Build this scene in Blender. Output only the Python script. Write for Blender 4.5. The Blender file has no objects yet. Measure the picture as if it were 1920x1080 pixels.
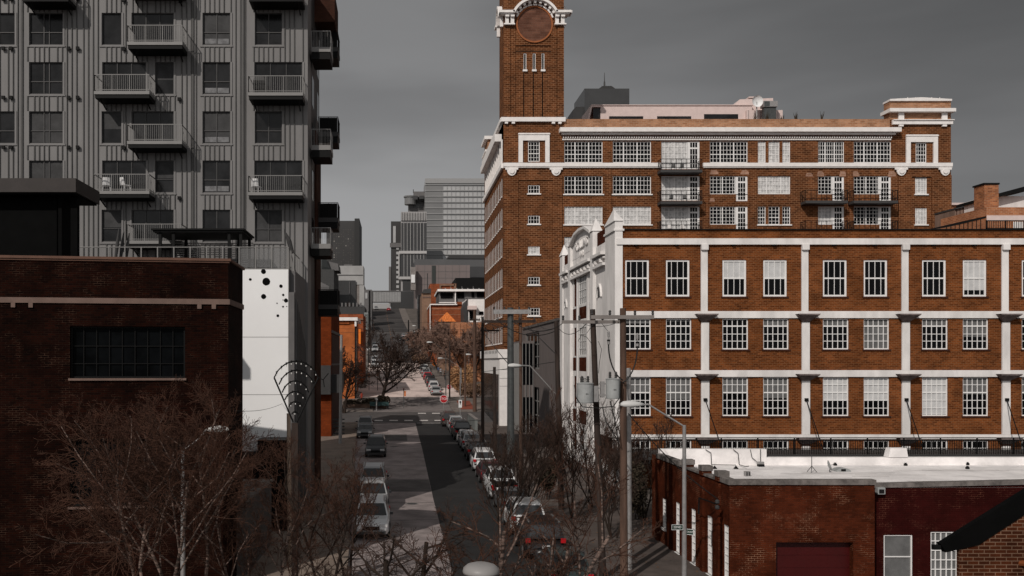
import bpy, math, random
from mathutils import Vector
R=math.radians
S=bpy.context.scene; COL=S.collection
# ---------------- camera, world, sun, exposure ----------------
F=1700.; VX=746.; VY=677.; CZ=9.3
cam=bpy.data.cameras.new('camera'); co=bpy.data.objects.new('camera',cam); COL.objects.link(co)
co.location=(0,0,CZ); co.rotation_euler=(R(90),0,0)
cam.sensor_width=36; cam.lens=36*F/1920; cam.shift_x=(960-VX)/1920; cam.shift_y=(VY-540)/1920
cam.clip_start=.3; cam.clip_end=12000; S.camera=co
W=bpy.data.worlds.new("World"); S.world=W; W.use_nodes=True
n=W.node_tree.nodes; l=W.node_tree.links; n.clear()
out=n.new('ShaderNodeOutputWorld'); mixs=n.new('ShaderNodeMixShader'); b1=n.new('ShaderNodeBackground'); b2=n.new('ShaderNodeBackground')
sky=n.new('ShaderNodeTexSky'); sky.sky_type='NISHITA'; sky.sun_disc=False; sky.sun_elevation=R(36); sky.sun_rotation=R(211.4)
hs=n.new('ShaderNodeHueSaturation'); hs.inputs['Saturation'].default_value=.3
l.new(sky.outputs[0],hs.inputs['Color']); l.new(hs.outputs[0],b1.inputs[0]); b1.inputs[1].default_value=.05
tc=n.new('ShaderNodeTexCoord'); sp=n.new('ShaderNodeSeparateXYZ'); l.new(tc.outputs['Generated'],sp.inputs[0])
def mth(nt,op,a,b=None,c=None,clamp=False):
    m=nt.nodes.new('ShaderNodeMath'); m.operation=op; m.use_clamp=clamp
    for i,x in enumerate((a,b,c)):
        if x is None: continue
        if isinstance(x,(int,float)): m.inputs[i].default_value=x
        else: nt.links.new(x,m.inputs[i])
    return m.outputs[0]
nt=W.node_tree
def mr(nt,v,a,b,c,d):
    m=nt.nodes.new('ShaderNodeMapRange'); m.interpolation_type='SMOOTHSTEP'; nt.links.new(v,m.inputs[0])
    for i,x in enumerate((a,b,c,d)): m.inputs[i+1].default_value=x
    return m.outputs[0]
nz=n.new('ShaderNodeTexNoise'); nz.inputs['Scale'].default_value=1.7; nz.inputs['Detail'].default_value=4; nz.inputs['Roughness'].default_value=.5
mp=n.new('ShaderNodeMapping'); mp.inputs['Scale'].default_value=(1,1,5); l.new(tc.outputs['Generated'],mp.inputs[0]); l.new(mp.outputs[0],nz.inputs[0])
fx=mr(nt,sp.outputs[0],.0,.6,1,.5)
fz=mr(nt,sp.outputs[2],.12,.36,1,.62)
back=mr(nt,sp.outputs[1],-.2,-.9,0,1.3)
cl=mth(nt,'MULTIPLY',mth(nt,'MULTIPLY',fx,fz),mr(nt,nz.outputs[0],.35,.65,.8,1.12))
cl=mth(nt,'MULTIPLY',mth(nt,'ADD',cl,back),.31)
cc=n.new('ShaderNodeCombineColor')
l.new(cl,cc.inputs[0]); l.new(cl,cc.inputs[1]); l.new(mth(nt,'MULTIPLY',cl,1.01),cc.inputs[2])
l.new(cc.outputs[0],b2.inputs[0]); b2.inputs[1].default_value=1
mixs.inputs[0].default_value=.93
l.new(b1.outputs[0],mixs.inputs[1]); l.new(b2.outputs[0],mixs.inputs[2]); l.new(mixs.outputs[0],out.inputs[0])
sl=bpy.data.lights.new('sun','SUN'); sl.energy=2.6; sl.angle=R(.5); sl.color=(1,.93,.86)
so=bpy.data.objects.new('sun',sl); COL.objects.link(so); so.rotation_euler=Vector((-.61,-1,.85)).to_track_quat('Z','Y').to_euler()
so.location=(-60,-100,120)
vs=S.view_settings; vs.view_transform='Standard'; vs.look='None'; vs.gamma=1; vs.exposure=0; vs.use_curve_mapping=False
S.render.engine='CYCLES'
# ---------------- helpers ----------------
def X(px,Y): return (px-VX)*Y/F
def Z(py,Y): return CZ+(VY-py)*Y/F
PROF=[(-400,0),(40,.2),(60,.15),(87,.8),(116,.95),(122,1.1),(134,1.7),(153,3.2),(165,4.2),(195,6.7),(246,12.2),(306,17.6),(408,28),(476,36.8),(520,38),(700,36),(6000,30)]
def gz(Y):
    for (a,za),(b,zb) in zip(PROF,PROF[1:]):
        if Y<=b: return za+(zb-za)*(Y-a)/(b-a)
    return 30
class MB:
    def __init__(s): s.v=[]; s.f=[]; s.m=[]; s.t=(0,0,0,1,0)
    def fr(s,o=(0,0,0),r=0): s.t=(o[0],o[1],o[2],math.cos(r),math.sin(r)); return s
    def P(s,x,y,z):
        t=s.t; s.v.append((t[0]+x*t[3]-y*t[4],t[1]+x*t[4]+y*t[3],t[2]+z)); return len(s.v)-1
    def face(s,pts,m=0):
        s.f.append([s.P(*p) for p in pts]); s.m.append(m)
    def box(s,x0,x1,y0,y1,z0,z1,m=0):
        if x0>x1: x0,x1=x1,x0
        if y0>y1: y0,y1=y1,y0
        if z0>z1: z0,z1=z1,z0
        i=[s.P(x,y,z) for z in (z0,z1) for x,y in ((x0,y0),(x1,y0),(x1,y1),(x0,y1))]
        for q in ((3,2,1,0),(4,5,6,7),(0,1,5,4),(1,2,6,5),(2,3,7,6),(3,0,4,7)): s.f.append([i[k] for k in q]); s.m.append(m)
        return s
    def prism(s,pts,a,b,ax='y',m=0):
        # pts 2D polygon; extruded along ax from a to b
        def g(p,t): return (p[0],t,p[1]) if ax=='y' else ((p[0],p[1],t) if ax=='z' else (t,p[0],p[1]))
        A=[s.P(*g(p,a)) for p in pts]; B=[s.P(*g(p,b)) for p in pts]; k=len(pts)
        s.f.append(A[::-1]); s.f.append(B); s.m+= [m,m]
        for i in range(k): s.f.append([A[i],A[(i+1)%k],B[(i+1)%k],B[i]]); s.m.append(m)
        return s
    def tube(s,p0,p1,r0,r1=None,n=8,m=0,cap=True):
        if r1 is None: r1=r0
        p0=Vector(p0); p1=Vector(p1); d=(p1-p0)
        if d.length<1e-6: return s
        d.normalize(); a=d.orthogonal().normalized(); b=d.cross(a)
        A=[];B=[]
        for i in range(n):
            t=2*math.pi*i/n; o=a*math.cos(t)+b*math.sin(t)
            A.append(s.P(*(p0+o*r0))); B.append(s.P(*(p1+o*r1)))
        for i in range(n): s.f.append([A[i],A[(i+1)%n],B[(i+1)%n],B[i]]); s.m.append(m)
        if cap: s.f.append(A[::-1]); s.f.append(B); s.m+=[m,m]
        return s
    def path(s,pts,r,n=6,m=0):
        for a,b in zip(pts,pts[1:]): s.tube(a,b,r,r,n,m)
        return s
    def lathe(s,prof,n=16,c=(0,0,0),m=0):
        rings=[[s.P(c[0]+r*math.cos(2*math.pi*i/n),c[1]+r*math.sin(2*math.pi*i/n),c[2]+z) for i in range(n)] for r,z in prof]
        for A,B in zip(rings,rings[1:]):
            for i in range(n): s.f.append([A[i],A[(i+1)%n],B[(i+1)%n],B[i]]); s.m.append(m)
        s.f.append(rings[0][::-1]); s.f.append(rings[-1]); s.m+=[m,m]
        return s
    def wall(s,u0,u1,z0,z1,y,holes,rev=.2,m=0,inner=None):
        us=sorted({u0,u1}|{min(max(h[i],u0),u1) for h in holes for i in (0,1)}); zs=sorted({z0,z1}|{min(max(h[i],z0),z1) for h in holes for i in (2,3)})
        for a,b in zip(us,us[1:]):
            for c,d in zip(zs,zs[1:]):
                mu=(a+b)/2; mz=(c+d)/2
                if any(h[0]<mu<h[1] and h[2]<mz<h[3] for h in holes): continue
                s.face([(a,y,c),(b,y,c),(b,y,d),(a,y,d)],m)
        for h in holes:
            a,b,c,d=h[:4]; e=y+rev
            s.face([(a,y,c),(a,y,d),(a,e,d),(a,e,c)],m); s.face([(b,y,c),(b,e,c),(b,e,d),(b,y,d)],m)
            s.face([(a,y,c),(a,e,c),(b,e,c),(b,y,c)],m); s.face([(a,y,d),(b,y,d),(b,e,d),(a,e,d)],m)
        return s
    def mesh(s,name,mats,org=(0,0,0),smooth=False):
        me=bpy.data.meshes.new(name); me.from_pydata([(x-org[0],y-org[1],z-org[2]) for x,y,z in s.v],[],s.f)
        for m in (mats if isinstance(mats,(list,tuple)) else [mats]): me.materials.append(m)
        me.polygons.foreach_set('material_index',s.m)
        if smooth: me.polygons.foreach_set('use_smooth',[True]*len(s.f))
        me.update(); return me
ORG={}
def thing(name,loc,label,cat,group=None,rot=0):
    o=bpy.data.objects.new(name,None); COL.objects.link(o); o.empty_display_size=.3
    o.location=loc; o.rotation_euler=(0,0,rot); ORG[o.name]=tuple(loc)
    o['label']=label; o['category']=cat
    if group: o['group']=group
    return o
def put(name,me,parent=None,loc=(0,0,0),rot=0,label=None,cat=None,group=None,kind=None):
    "loc is in world space when the parent is a thing made by thing()"
    o=bpy.data.objects.new(name,me); COL.objects.link(o)
    if parent is not None:
        o.parent=parent; g=ORG.get(parent.name,(0,0,0)); o.location=(loc[0]-g[0],loc[1]-g[1],loc[2]-g[2])
    else: o.location=loc
    o.rotation_euler=(0,0,rot)
    if label: o['label']=label
    if cat: o['category']=cat
    if group: o['group']=group
    if kind: o['kind']=kind
    return o
def part(name,mb,mats,parent,org=None,smooth=False,label=None):
    "mesh in world coordinates, linked under parent; ORG remembered so that it can parent sub-parts"
    org=org or ORG[parent.name]
    o=put(name,mb.mesh(name,mats,org,smooth),parent,org,label=label); ORG[o.name]=tuple(org); return o
def split(name,mb,mats,parent):
    "one part per separate piece of the builder"
    par=list(range(len(mb.v)))
    def fnd(i):
        while par[i]!=i: par[i]=par[par[i]]; i=par[i]
        return i
    for f in mb.f:
        for k in f[1:]: par[fnd(k)]=fnd(f[0])
    G={}
    for f,m in zip(mb.f,mb.m): G.setdefault(fnd(f[0]),[]).append((f,m))
    for fs in list(G.values())[:100]:
        b=MB(); ix={}
        for f,m in fs:
            b.f.append([ix.setdefault(k,len(ix)) for k in f]); b.m.append(m)
        b.v=[mb.v[k] for k in ix]; part(name,b,mats,parent)
def solo(name,mb,mats,label,cat,org,group=None,smooth=False,kind=None):
    return put(name,mb.mesh(name,mats,org,smooth),None,org,label=label,cat=cat,group=group,kind=kind)
def struct(name,mb,mats,smooth=False): return put(name,mb.mesh(name,mats,(0,0,0),smooth),kind='structure')
def copy_tree(o,parent=None):
    c=o.copy(); COL.objects.link(c)
    if parent is not None: c.parent=parent
    for ch in list(o.children): copy_tree(ch,c)
    return c
# ---------------- materials ----------------
MC={}
def mat(name,c,rough=.7,metal=0,var=.15,scale=1.5,bump=0,bscale=20,spec=.3,emit=0,streak=0):
    if name in MC: return MC[name]
    m=bpy.data.materials.new(name); m.use_nodes=True; nt=m.node_tree; b=nt.nodes['Principled BSDF']
    b.inputs['Roughness'].default_value=rough; b.inputs['Metallic'].default_value=metal; b.inputs['Specular IOR Level'].default_value=spec
    b.inputs['Base Color'].default_value=(*c,1)
    if var:
        g=nt.nodes.new('ShaderNodeNewGeometry'); z=nt.nodes.new('ShaderNodeTexNoise'); z.inputs['Scale'].default_value=scale; z.inputs['Detail'].default_value=6; z.inputs['Roughness'].default_value=.65
        mp=nt.nodes.new('ShaderNodeMapping'); nt.links.new(g.outputs['Position'],mp.inputs[0]); nt.links.new(mp.outputs[0],z.inputs[0])
        if streak: mp.inputs['Scale'].default_value=(1,1,streak)
        r=mr(nt,z.outputs[0],.3,.7,1-var,1+var)
        x=nt.nodes.new('ShaderNodeVectorMath'); x.operation='SCALE'; x.inputs[0].default_value=c; nt.links.new(r,x.inputs['Scale']); nt.links.new(x.outputs[0],b.inputs['Base Color'])
    if bump:
        g=nt.nodes.new('ShaderNodeNewGeometry'); z=nt.nodes.new('ShaderNodeTexNoise'); z.inputs['Scale'].default_value=bscale; nt.links.new(g.outputs['Position'],z.inputs[0])
        bp=nt.nodes.new('ShaderNodeBump'); bp.inputs['Strength'].default_value=bump; bp.inputs['Distance'].default_value=.03; nt.links.new(z.outputs[0],bp.inputs['Height']); nt.links.new(bp.outputs[0],b.inputs['Normal'])
    if emit: b.inputs['Emission Color'].default_value=(*c,1); b.inputs['Emission Strength'].default_value=emit
    MC[name]=m; return m
def brick(name,c1,c2,mo,w=.3,h=.1,ms=.012,stain=.3,patch=0,patchc=(.4,.35,.3),rough=.85,offx=0):
    if name in MC: return MC[name]
    m=bpy.data.materials.new(name); m.use_nodes=True; nt=m.node_tree; N=nt.nodes; L=nt.links; b=N['Principled BSDF']
    b.inputs['Roughness'].default_value=rough; b.inputs['Specular IOR Level'].default_value=.04
    g=N.new('ShaderNodeNewGeometry'); s=N.new('ShaderNodeSeparateXYZ'); L.new(g.outputs['Position'],s.inputs[0])
    sn=N.new('ShaderNodeSeparateXYZ'); L.new(g.outputs['True Normal'],sn.inputs[0])
    side=mth(nt,'GREATER_THAN',mth(nt,'ABSOLUTE',sn.outputs[0]),.7)
    u=mth(nt,'ADD',mth(nt,'MULTIPLY',s.outputs[1],side),mth(nt,'MULTIPLY',s.outputs[0],mth(nt,'SUBTRACT',1,side)))
    cv=N.new('ShaderNodeCombineXYZ'); L.new(mth(nt,'ADD',u,offx),cv.inputs[0]); L.new(s.outputs[2],cv.inputs[1])
    t=N.new('ShaderNodeTexBrick'); L.new(cv.outputs[0],t.inputs[0])
    t.inputs['Scale'].default_value=1; t.inputs['Brick Width'].default_value=w; t.inputs['Row Height'].default_value=h; t.inputs['Mortar Size'].default_value=ms; t.inputs['Mortar Smooth'].default_value=.3
    t.inputs['Color1'].default_value=(*c1,1); t.inputs['Color2'].default_value=(*c2,1); t.inputs['Mortar'].default_value=(*mo,1)
    z=N.new('ShaderNodeTexNoise'); z.inputs['Scale'].default_value=.6; z.inputs['Detail'].default_value=8; z.inputs['Roughness'].default_value=.7; L.new(g.outputs['Position'],z.inputs[0])
    f=mr(nt,z.outputs[0],.3,.72,1-stain,1+stain)
    x=N.new('ShaderNodeVectorMath'); x.operation='SCALE'; L.new(t.outputs[0],x.inputs[0]); L.new(f,x.inputs['Scale'])
    col=x.outputs[0]
    if patch:   # bare mortar / worn places that follow the joints
        z2=N.new('ShaderNodeTexNoise'); z2.inputs['Scale'].default_value=.9; z2.inputs['Detail'].default_value=7; z2.inputs['Roughness'].default_value=.75; L.new(cv.outputs[0],z2.inputs[0])
        k=mth(nt,'MULTIPLY',mr(nt,z2.outputs[0],.5,.66,0,patch),t.outputs['Fac'])
        mx=N.new('ShaderNodeMix'); mx.data_type='RGBA'; L.new(k,mx.inputs[0]); L.new(col,mx.inputs[6]); mx.inputs[7].default_value=(*patchc,1); col=mx.outputs[2]
    L.new(col,b.inputs['Base Color'])
    bp=N.new('ShaderNodeBump'); bp.invert=True; bp.inputs['Strength'].default_value=.5; bp.inputs['Distance'].default_value=.02; L.new(t.outputs['Fac'],bp.inputs['Height']); L.new(bp.outputs[0],b.inputs['Normal'])
    MC[name]=m; return m
M=dict(
 brickW=brick('brick_warm',(.185,.055,.015),(.085,.023,.006),(.2,.095,.045),.34,.125,.016,.3),
 brickT=brick('brick_tower',(.15,.052,.019),(.062,.021,.008),(.23,.115,.06),.62,.24,.035,.3),
 brickTP=brick('brick_tower_painted_sun',(.4,.21,.12),(.26,.12,.06),(.36,.24,.17),.62,.21,.025,.2),  # tower brick lightened for the parapets, sunlight up there put into the colour
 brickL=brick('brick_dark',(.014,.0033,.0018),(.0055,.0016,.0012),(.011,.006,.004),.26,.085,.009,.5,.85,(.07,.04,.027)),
 brickR=brick('brick_maroon',(.075,.016,.006),(.045,.01,.004),(.06,.018,.01),.24,.08,.008,.4,.95,(.3,.16,.1)),
 brickR2=brick('brick_oxblood',(.03,.004,.0035),(.024,.0035,.003),(.03,.006,.005),.24,.08,.008,.3,.6,(.2,.08,.05)),
 brickN=brick('brick_near',(.09,.025,.01),(.045,.014,.007),(.2,.12,.08),.22,.075,.01,.5),
 brickF=brick('brick_far',(.26,.07,.028),(.19,.05,.02),(.24,.09,.05),1.2,.4,.04,.3),
 orange=mat('orange_render',(.36,.1,.025),.85,var=.3,scale=.6),
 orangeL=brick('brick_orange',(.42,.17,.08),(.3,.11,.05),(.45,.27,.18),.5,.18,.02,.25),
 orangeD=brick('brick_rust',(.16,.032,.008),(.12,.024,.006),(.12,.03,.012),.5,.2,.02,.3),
 white=mat('white_trim',(.78,.75,.73),.7,var=.07),
 stone=mat('painted_stone',(.7,.675,.66),.8,var=.14,scale=.8,streak=.35),
 whiteP=mat('white_panel',(.8,.8,.8),.5,var=.02,scale=.3),
 roofW=mat('white_membrane',(.78,.75,.74),.7,var=.16,scale=.7),
 wframe=mat('white_frame',(.75,.74,.73),.6,var=.05),
 gframe=mat('grey_frame',(.24,.235,.23),.5,var=.05),
 glassK=mat('unlit_glass',(.003,.0035,.004),.3,spec=.02,var=.5,scale=1),
 dframe=mat('dark_frame',(.05,.048,.048),.5,var=.05),
 glass=mat('dark_glass',(.003,.003,.0035),.15,spec=.08,var=.5,scale=.5),
 glassG=mat('grey_glass',(.012,.012,.0125),.15,spec=.22,var=.6,scale=.6),
 blind=mat('blind',(.5,.5,.5),.8,var=.1),
 blindG=mat('grey_shade',(.12,.12,.12),.8,var=.2),
 curtain=mat('curtain',(.5,.495,.49),.8,var=.3,scale=3),
 siding=mat('metal_siding',(.165,.16,.158),.6,var=.1,scale=.8,streak=.3),
 rib=mat('siding_rib',(.07,.068,.066),.6,var=.1),
 railG=mat('grey_rail',(.2,.195,.19),.5,var=.05),
 black=mat('black_metal',(.006,.006,.006),.6,var=.1,spec=.12),
 blackW=mat('black_wall',(.003,.003,.003),.8,var=.2,spec=.05),
 dgrey=mat('dark_grey',(.04,.039,.039),.6,var=.1),
 mgrey=mat('mid_grey',(.12,.115,.115),.7,var=.1),
 conc=mat('concrete',(.2,.18,.17),.9,var=.2,scale=.5,bump=.2),
 concD=mat('concrete_dark',(.09,.08,.075),.9,var=.25,scale=.6),
 coping=mat('stone_coping',(.14,.125,.117),.9,var=.45,scale=2),
 copperC=mat('brown_coping',(.12,.06,.04),.7,var=.15),
 beltL=mat('sandstone_belt',(.15,.1,.082),.85,var=.15),
 steel=mat('galvanised',(.3,.29,.285),.45,metal=.4,var=.15,scale=6),
 steelD=mat('grey_steel',(.07,.075,.075),.5,metal=.3,var=.2,scale=4),
 wood=mat('pole_wood',(.085,.05,.036),.9,var=.35,scale=3,streak=.15,bump=.3),
 woodD=mat('pole_wood_dark',(.032,.022,.018),.9,var=.35,scale=3,streak=.15,bump=.3),
 woodP=mat('pole_pale',(.33,.25,.19),.9,var=.2,scale=3,streak=.15),
 wire=mat('cable',(.01,.01,.01),.6,var=0),
 trans=mat('transformer_grey',(.3,.31,.31),.5,var=.12,scale=3),
 bark=mat('dark_bark',(.022,.014,.01),.95,var=.4,scale=8,bump=.5,bscale=12),
 twig=mat('dark_twig',(.03,.016,.011),.9,var=.3,scale=3),
 twigR=mat('rust_twig',(.05,.021,.012),.9,var=.4,scale=3),
 pink=mat('pink_render',(.64,.52,.49),.8,var=.06),
 tan=mat('tan_wall',(.2,.12,.08),.85,var=.15),
 pinkG=mat('mauve_panel',(.17,.14,.135),.8,var=.06,scale=.1),
 glassT=mat('curtain_wall',(.36,.36,.36),.25,var=.12,scale=.05,spec=.5),
 glassTD=mat('curtain_wall_dark',(.17,.17,.17),.25,var=.1,scale=.05),
 hotel=mat('dark_tower',(.035,.034,.034),.6,var=.2,scale=.05),
 skyd=mat('dark_glass_tower',(.045,.045,.046),.3,var=.1,scale=.05),
 red=mat('door_red',(.045,.002,.002),.5,var=.1),
 brown=mat('brown_panel',(.05,.016,.01),.8,var=.2),
 green=mat('sign_green',(.006,.03,.018),.5,var=0), signW=mat('sign_white',(.7,.7,.7),.5,var=0), signR=mat('sign_red',(.4,.01,.015),.45,var=0),
 signO=mat('sign_orange',(.8,.2,.02),.5,var=0),
 hedge=mat('hedge_leaf',(.035,.026,.016),.9,var=.5,scale=3), gold=mat('winter_shrub',(.4,.22,.11),.9,var=.4,scale=3), dryG=mat('dry_shrub',(.2,.12,.075),.9,var=.4,scale=3),
)
def birchm():
    m=bpy.data.materials.new('birch_bark'); m.use_nodes=True; nt=m.node_tree; N=nt.nodes; L=nt.links; b=N['Principled BSDF']; b.inputs['Roughness'].default_value=.85
    g=N.new('ShaderNodeNewGeometry'); mp=N.new('ShaderNodeMapping'); mp.inputs['Scale'].default_value=(3,3,14); L.new(g.outputs['Position'],mp.inputs[0])
    z=N.new('ShaderNodeTexNoise'); z.inputs['Scale'].default_value=1.3; z.inputs['Detail'].default_value=5; L.new(mp.outputs[0],z.inputs[0])
    r=N.new('ShaderNodeValToRGB'); L.new(z.outputs[0],r.inputs[0]); e=r.color_ramp.elements
    e[0].position=.42; e[0].color=(.03,.02,.015,1); e[1].position=.62; e[1].color=(.2,.135,.11,1); L.new(r.outputs[0],b.inputs['Base Color'])
    bp=N.new('ShaderNodeBump'); bp.inputs['Strength'].default_value=.5; bp.inputs['Distance'].default_value=.02; L.new(z.outputs[0],bp.inputs['Height']); L.new(bp.outputs[0],b.inputs['Normal'])
    return m
M['birch']=birchm()
# ---------------- windows ----------------
WC={}
def window(parent,org,rot,w,h,cols,rows,fm='wframe',pm='glass',fw=.08,mw=.035,rec=.15,name='window',blind=0,bm='blind',sill=None,hs=None,label=None):
    """org: world position of the lower left corner on the wall face; cols / rows: muntin positions (0..1)"""
    cols=tuple(cols) if hasattr(cols,'__iter__') else tuple(i/cols for i in range(1,cols))
    rows=tuple(rows) if hasattr(rows,'__iter__') else tuple(i/rows for i in range(1,rows))
    key=(round(w,2),round(h,2),cols,rows,fm,fw,mw,rec,sill)
    if key not in WC:
        b=MB(); y0=rec-.07; y1=rec-.012
        b.box(0,fw,y0,y1,0,h).box(w-fw,w,y0,y1,0,h).box(fw,w-fw,y0,y1,0,fw).box(fw,w-fw,y0,y1,h-fw,h)
        for c in cols:
            t=c[1] if isinstance(c,tuple) else mw/2; c=c[0] if isinstance(c,tuple) else c
            b.box(c*w-t,c*w+t,y0+.012,y1,fw,h-fw)
        for r in rows:
            t=r[1] if isinstance(r,tuple) else mw/2; r=r[0] if isinstance(r,tuple) else r
            b.box(fw,w-fw,y0+.009,y1-.003,r*h-t,r*h+t)
        if sill: b.box(-sill,w+sill,-.06,rec,-.1-sill*.3,.0)
        WC[key]=b.mesh('window',M[fm])
    o=put(name,WC[key],parent,org,rot,label=label); ORG[o.name]=tuple(org)
    k2=('p',round(w,2),round(h,2),pm,rec)
    if k2 not in WC:
        b=MB().box(.01,w-.01,rec,rec+.03,.01,h-.01); WC[k2]=b.mesh('pane',M[pm])
    p=bpy.data.objects.new('pane',WC[k2]); COL.objects.link(p); p.parent=o
    if blind:
        k3=('b',round(w,2),round(h,2),bm,rec,blind)
        if k3 not in WC: WC[k3]=MB().box(.03,w-.03,rec-.011,rec-.004,h*(1-blind)+.02,h-.02).mesh('blind',M[bm])
        q=bpy.data.objects.new('blind' if bm!='curtain' else 'curtain',WC[k3]); COL.objects.link(q); q.parent=o
    return o
# ---------------- ground, roads ----------------
YS=[p[0] for p in PROF]
def strip(mb,f0,f1,ya,yb,dz,m=0,extra=()):
    ys=sorted({ya,yb}|{y for y in YS if ya<y<yb}|{y for y in extra if ya<y<yb})
    for a,b in zip(ys,ys[1:]):
        mb.face([(f0(a),a,gz(a)+dz),(f1(a),a,gz(a)+dz),(f1(b),b,gz(b)+dz),(f0(b),b,gz(b)+dz)],m)
C=lambda v:(lambda y:v)
g=MB(); strip(g,C(-4000),C(4000),-400,6000,0)
struct('ground',g,mat('ground_soil',(.1,.085,.075),.95,var=.3,scale=.3,bump=.3))
xl=lambda Y:-2.2-(min(max(Y,30),116)-40)*.0395      # left kerb of the near block
xc=lambda Y:1.5-.023*max(0,Y-140)
EX=list(range(50,116,8))
roadm=mat('worn_concrete_road',(.25,.212,.205),.95,var=.3,scale=.5,bump=.3,bscale=8)
asph=mat('fresh_asphalt',(.018,.017,.017),.9,var=.25,scale=.5,bump=.3)
r=MB(); strip(r,xl,C(2.35),-60,121,.006,0,EX); struct('road',r,roadm)
r=MB(); strip(r,C(2.35),C(8.2),-60,121,.006,0); struct('road_asphalt',r,asph)
# darker patch of the left lane, as laid
r=MB(); strip(r,lambda y:xl(y)+.1,C(2.33),63,68.5,.011); strip(r,C(-3.5),C(1.0),96,104,.011); struct('road_patch',r,mat('patch',(.09,.08,.077),.9,var=.3,scale=.8))
r=MB(); strip(r,C(-90),C(120),121,134.5,.01); struct('cross_street',r,mat('cross_road',(.075,.068,.066),.9,var=.2,scale=.5,bump=.3))
r=MB(); strip(r,lambda y:xc(y)-5.2,lambda y:xc(y)+6.7,134.5,153,.006); struct('road_middle_block',r,mat('mid_road',(.16,.14,.135),.9,var=.25,scale=.4,bump=.2))
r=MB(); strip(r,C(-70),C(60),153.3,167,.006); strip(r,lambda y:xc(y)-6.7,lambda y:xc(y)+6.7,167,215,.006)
struct('painted_sun_concrete_road',r,mat('painted_sun_concrete',(.6,.49,.45),.9,var=.25,scale=.25,bump=.2,bscale=6))  # sunlight through a cloud gap, painted in as a lighter concrete colour
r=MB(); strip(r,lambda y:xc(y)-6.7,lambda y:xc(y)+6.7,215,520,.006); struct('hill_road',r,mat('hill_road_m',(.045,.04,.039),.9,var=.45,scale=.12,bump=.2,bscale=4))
r=MB(); strip(r,C(-40),C(40),246,253,.013); strip(r,C(-40),C(40),318,326,.013); struct('hill_cross_street',r,mat('hill_cross',(.09,.08,.077),.9,var=.3,scale=.3))
wl=mat('road_paint',(.55,.52,.5),.8,var=.45,scale=6)
r=MB()
x=-3.2
while x<7.6:
    for y0,y1 in ((123.2,124.3),(132.2,133.4)):
        if y0>130 and x<1.0: continue
        strip(r,C(x),C(x+1.15),y0,y1,.016)
    x+=2.05
strip(r,C(2.5),C(8.0),120.2,120.6,.012)
struct('crosswalk',r,wl)
r=MB()
for y in range(255,470,14): strip(r,lambda q:xc(q)-.1,lambda q:xc(q)+.1,y,y+7,.02)
struct('lane_marking',r,mat('yellow_paint',(.2,.1,.05),.8,var=.3))
# tar crack seams across the near road
r=MB(); rnd=random.Random(4)
for y in (52,58.5,69,76,84.5,93,109,115):
    pts=[(xl(y)+.2+i*(2.1-xl(y))/7, y+rnd.uniform(-.12,.12)) for i in range(8)]
    for a,b in zip(pts,pts[1:]):
        r.face([(a[0],a[1],gz(a[1])+.014),(b[0],b[1],gz(b[1])+.014),(b[0],b[1]+.09,gz(b[1]+.09)+.014),(a[0],a[1]+.09,gz(a[1]+.09)+.014)])
struct('tar_seams',r,mat('tar',(.03,.027,.026),.8,var=.2))
def walk(name,f0,f1,ya,yb,m,extra=()):
    b=MB(); ys=sorted({ya,yb}|{y for y in YS if ya<y<yb}|{y for y in extra if ya<y<yb})
    for a,c in zip(ys,ys[1:]):
        A=[(f0(a),a),(f1(a),a),(f1(c),c),(f0(c),c)]; lo=[b.P(x,y,gz(y)-.05) for x,y in A]; hi=[b.P(x,y,gz(y)+.13) for x,y in A]
        b.f.append(hi); b.m.append(0)
        for i in range(4): b.f.append([lo[i],lo[(i+1)%4],hi[(i+1)%4],hi[i]]); b.m.append(0)
    struct(name,b,m)
sw=mat('pavement_concrete',(.15,.128,.115),.9,var=.25,scale=.6,bump=.25,bscale=10)
swb=mat('pavement_beige',(.21,.165,.135),.9,var=.2,scale=.6,bump=.25,bscale=10)
walk('pavement',lambda y:-12,lambda y:xl(y)-.01,-60,120.5,swb,EX)
walk('pavement',lambda y:8.21,lambda y:15.3,-60,120.5,mat('pavement_brown',(.085,.068,.06),.9,var=.3,scale=.6,bump=.25,bscale=10))
walk('pavement',lambda y:-60,lambda y:xc(y)-5.21,135,152.5,sw)
walk('pavement',lambda y:xc(y)+6.71,lambda y:12.2,135,152.5,sw)
walk('pavement',lambda y:12.21,lambda y:60,135,152.5,sw)
walk('pavement',lambda y:xc(y)-9.5,lambda y:xc(y)-6.71,168,520,sw)
walk('pavement',lambda y:xc(y)+6.71,lambda y:xc(y)+10,168,520,sw)
b=MB(); strip(b,C(9.5),C(11.6),136.5,147,.145); struct('red_paving',b,mat('red_paving_m',(.2,.05,.028),.9,var=.15))

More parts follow.
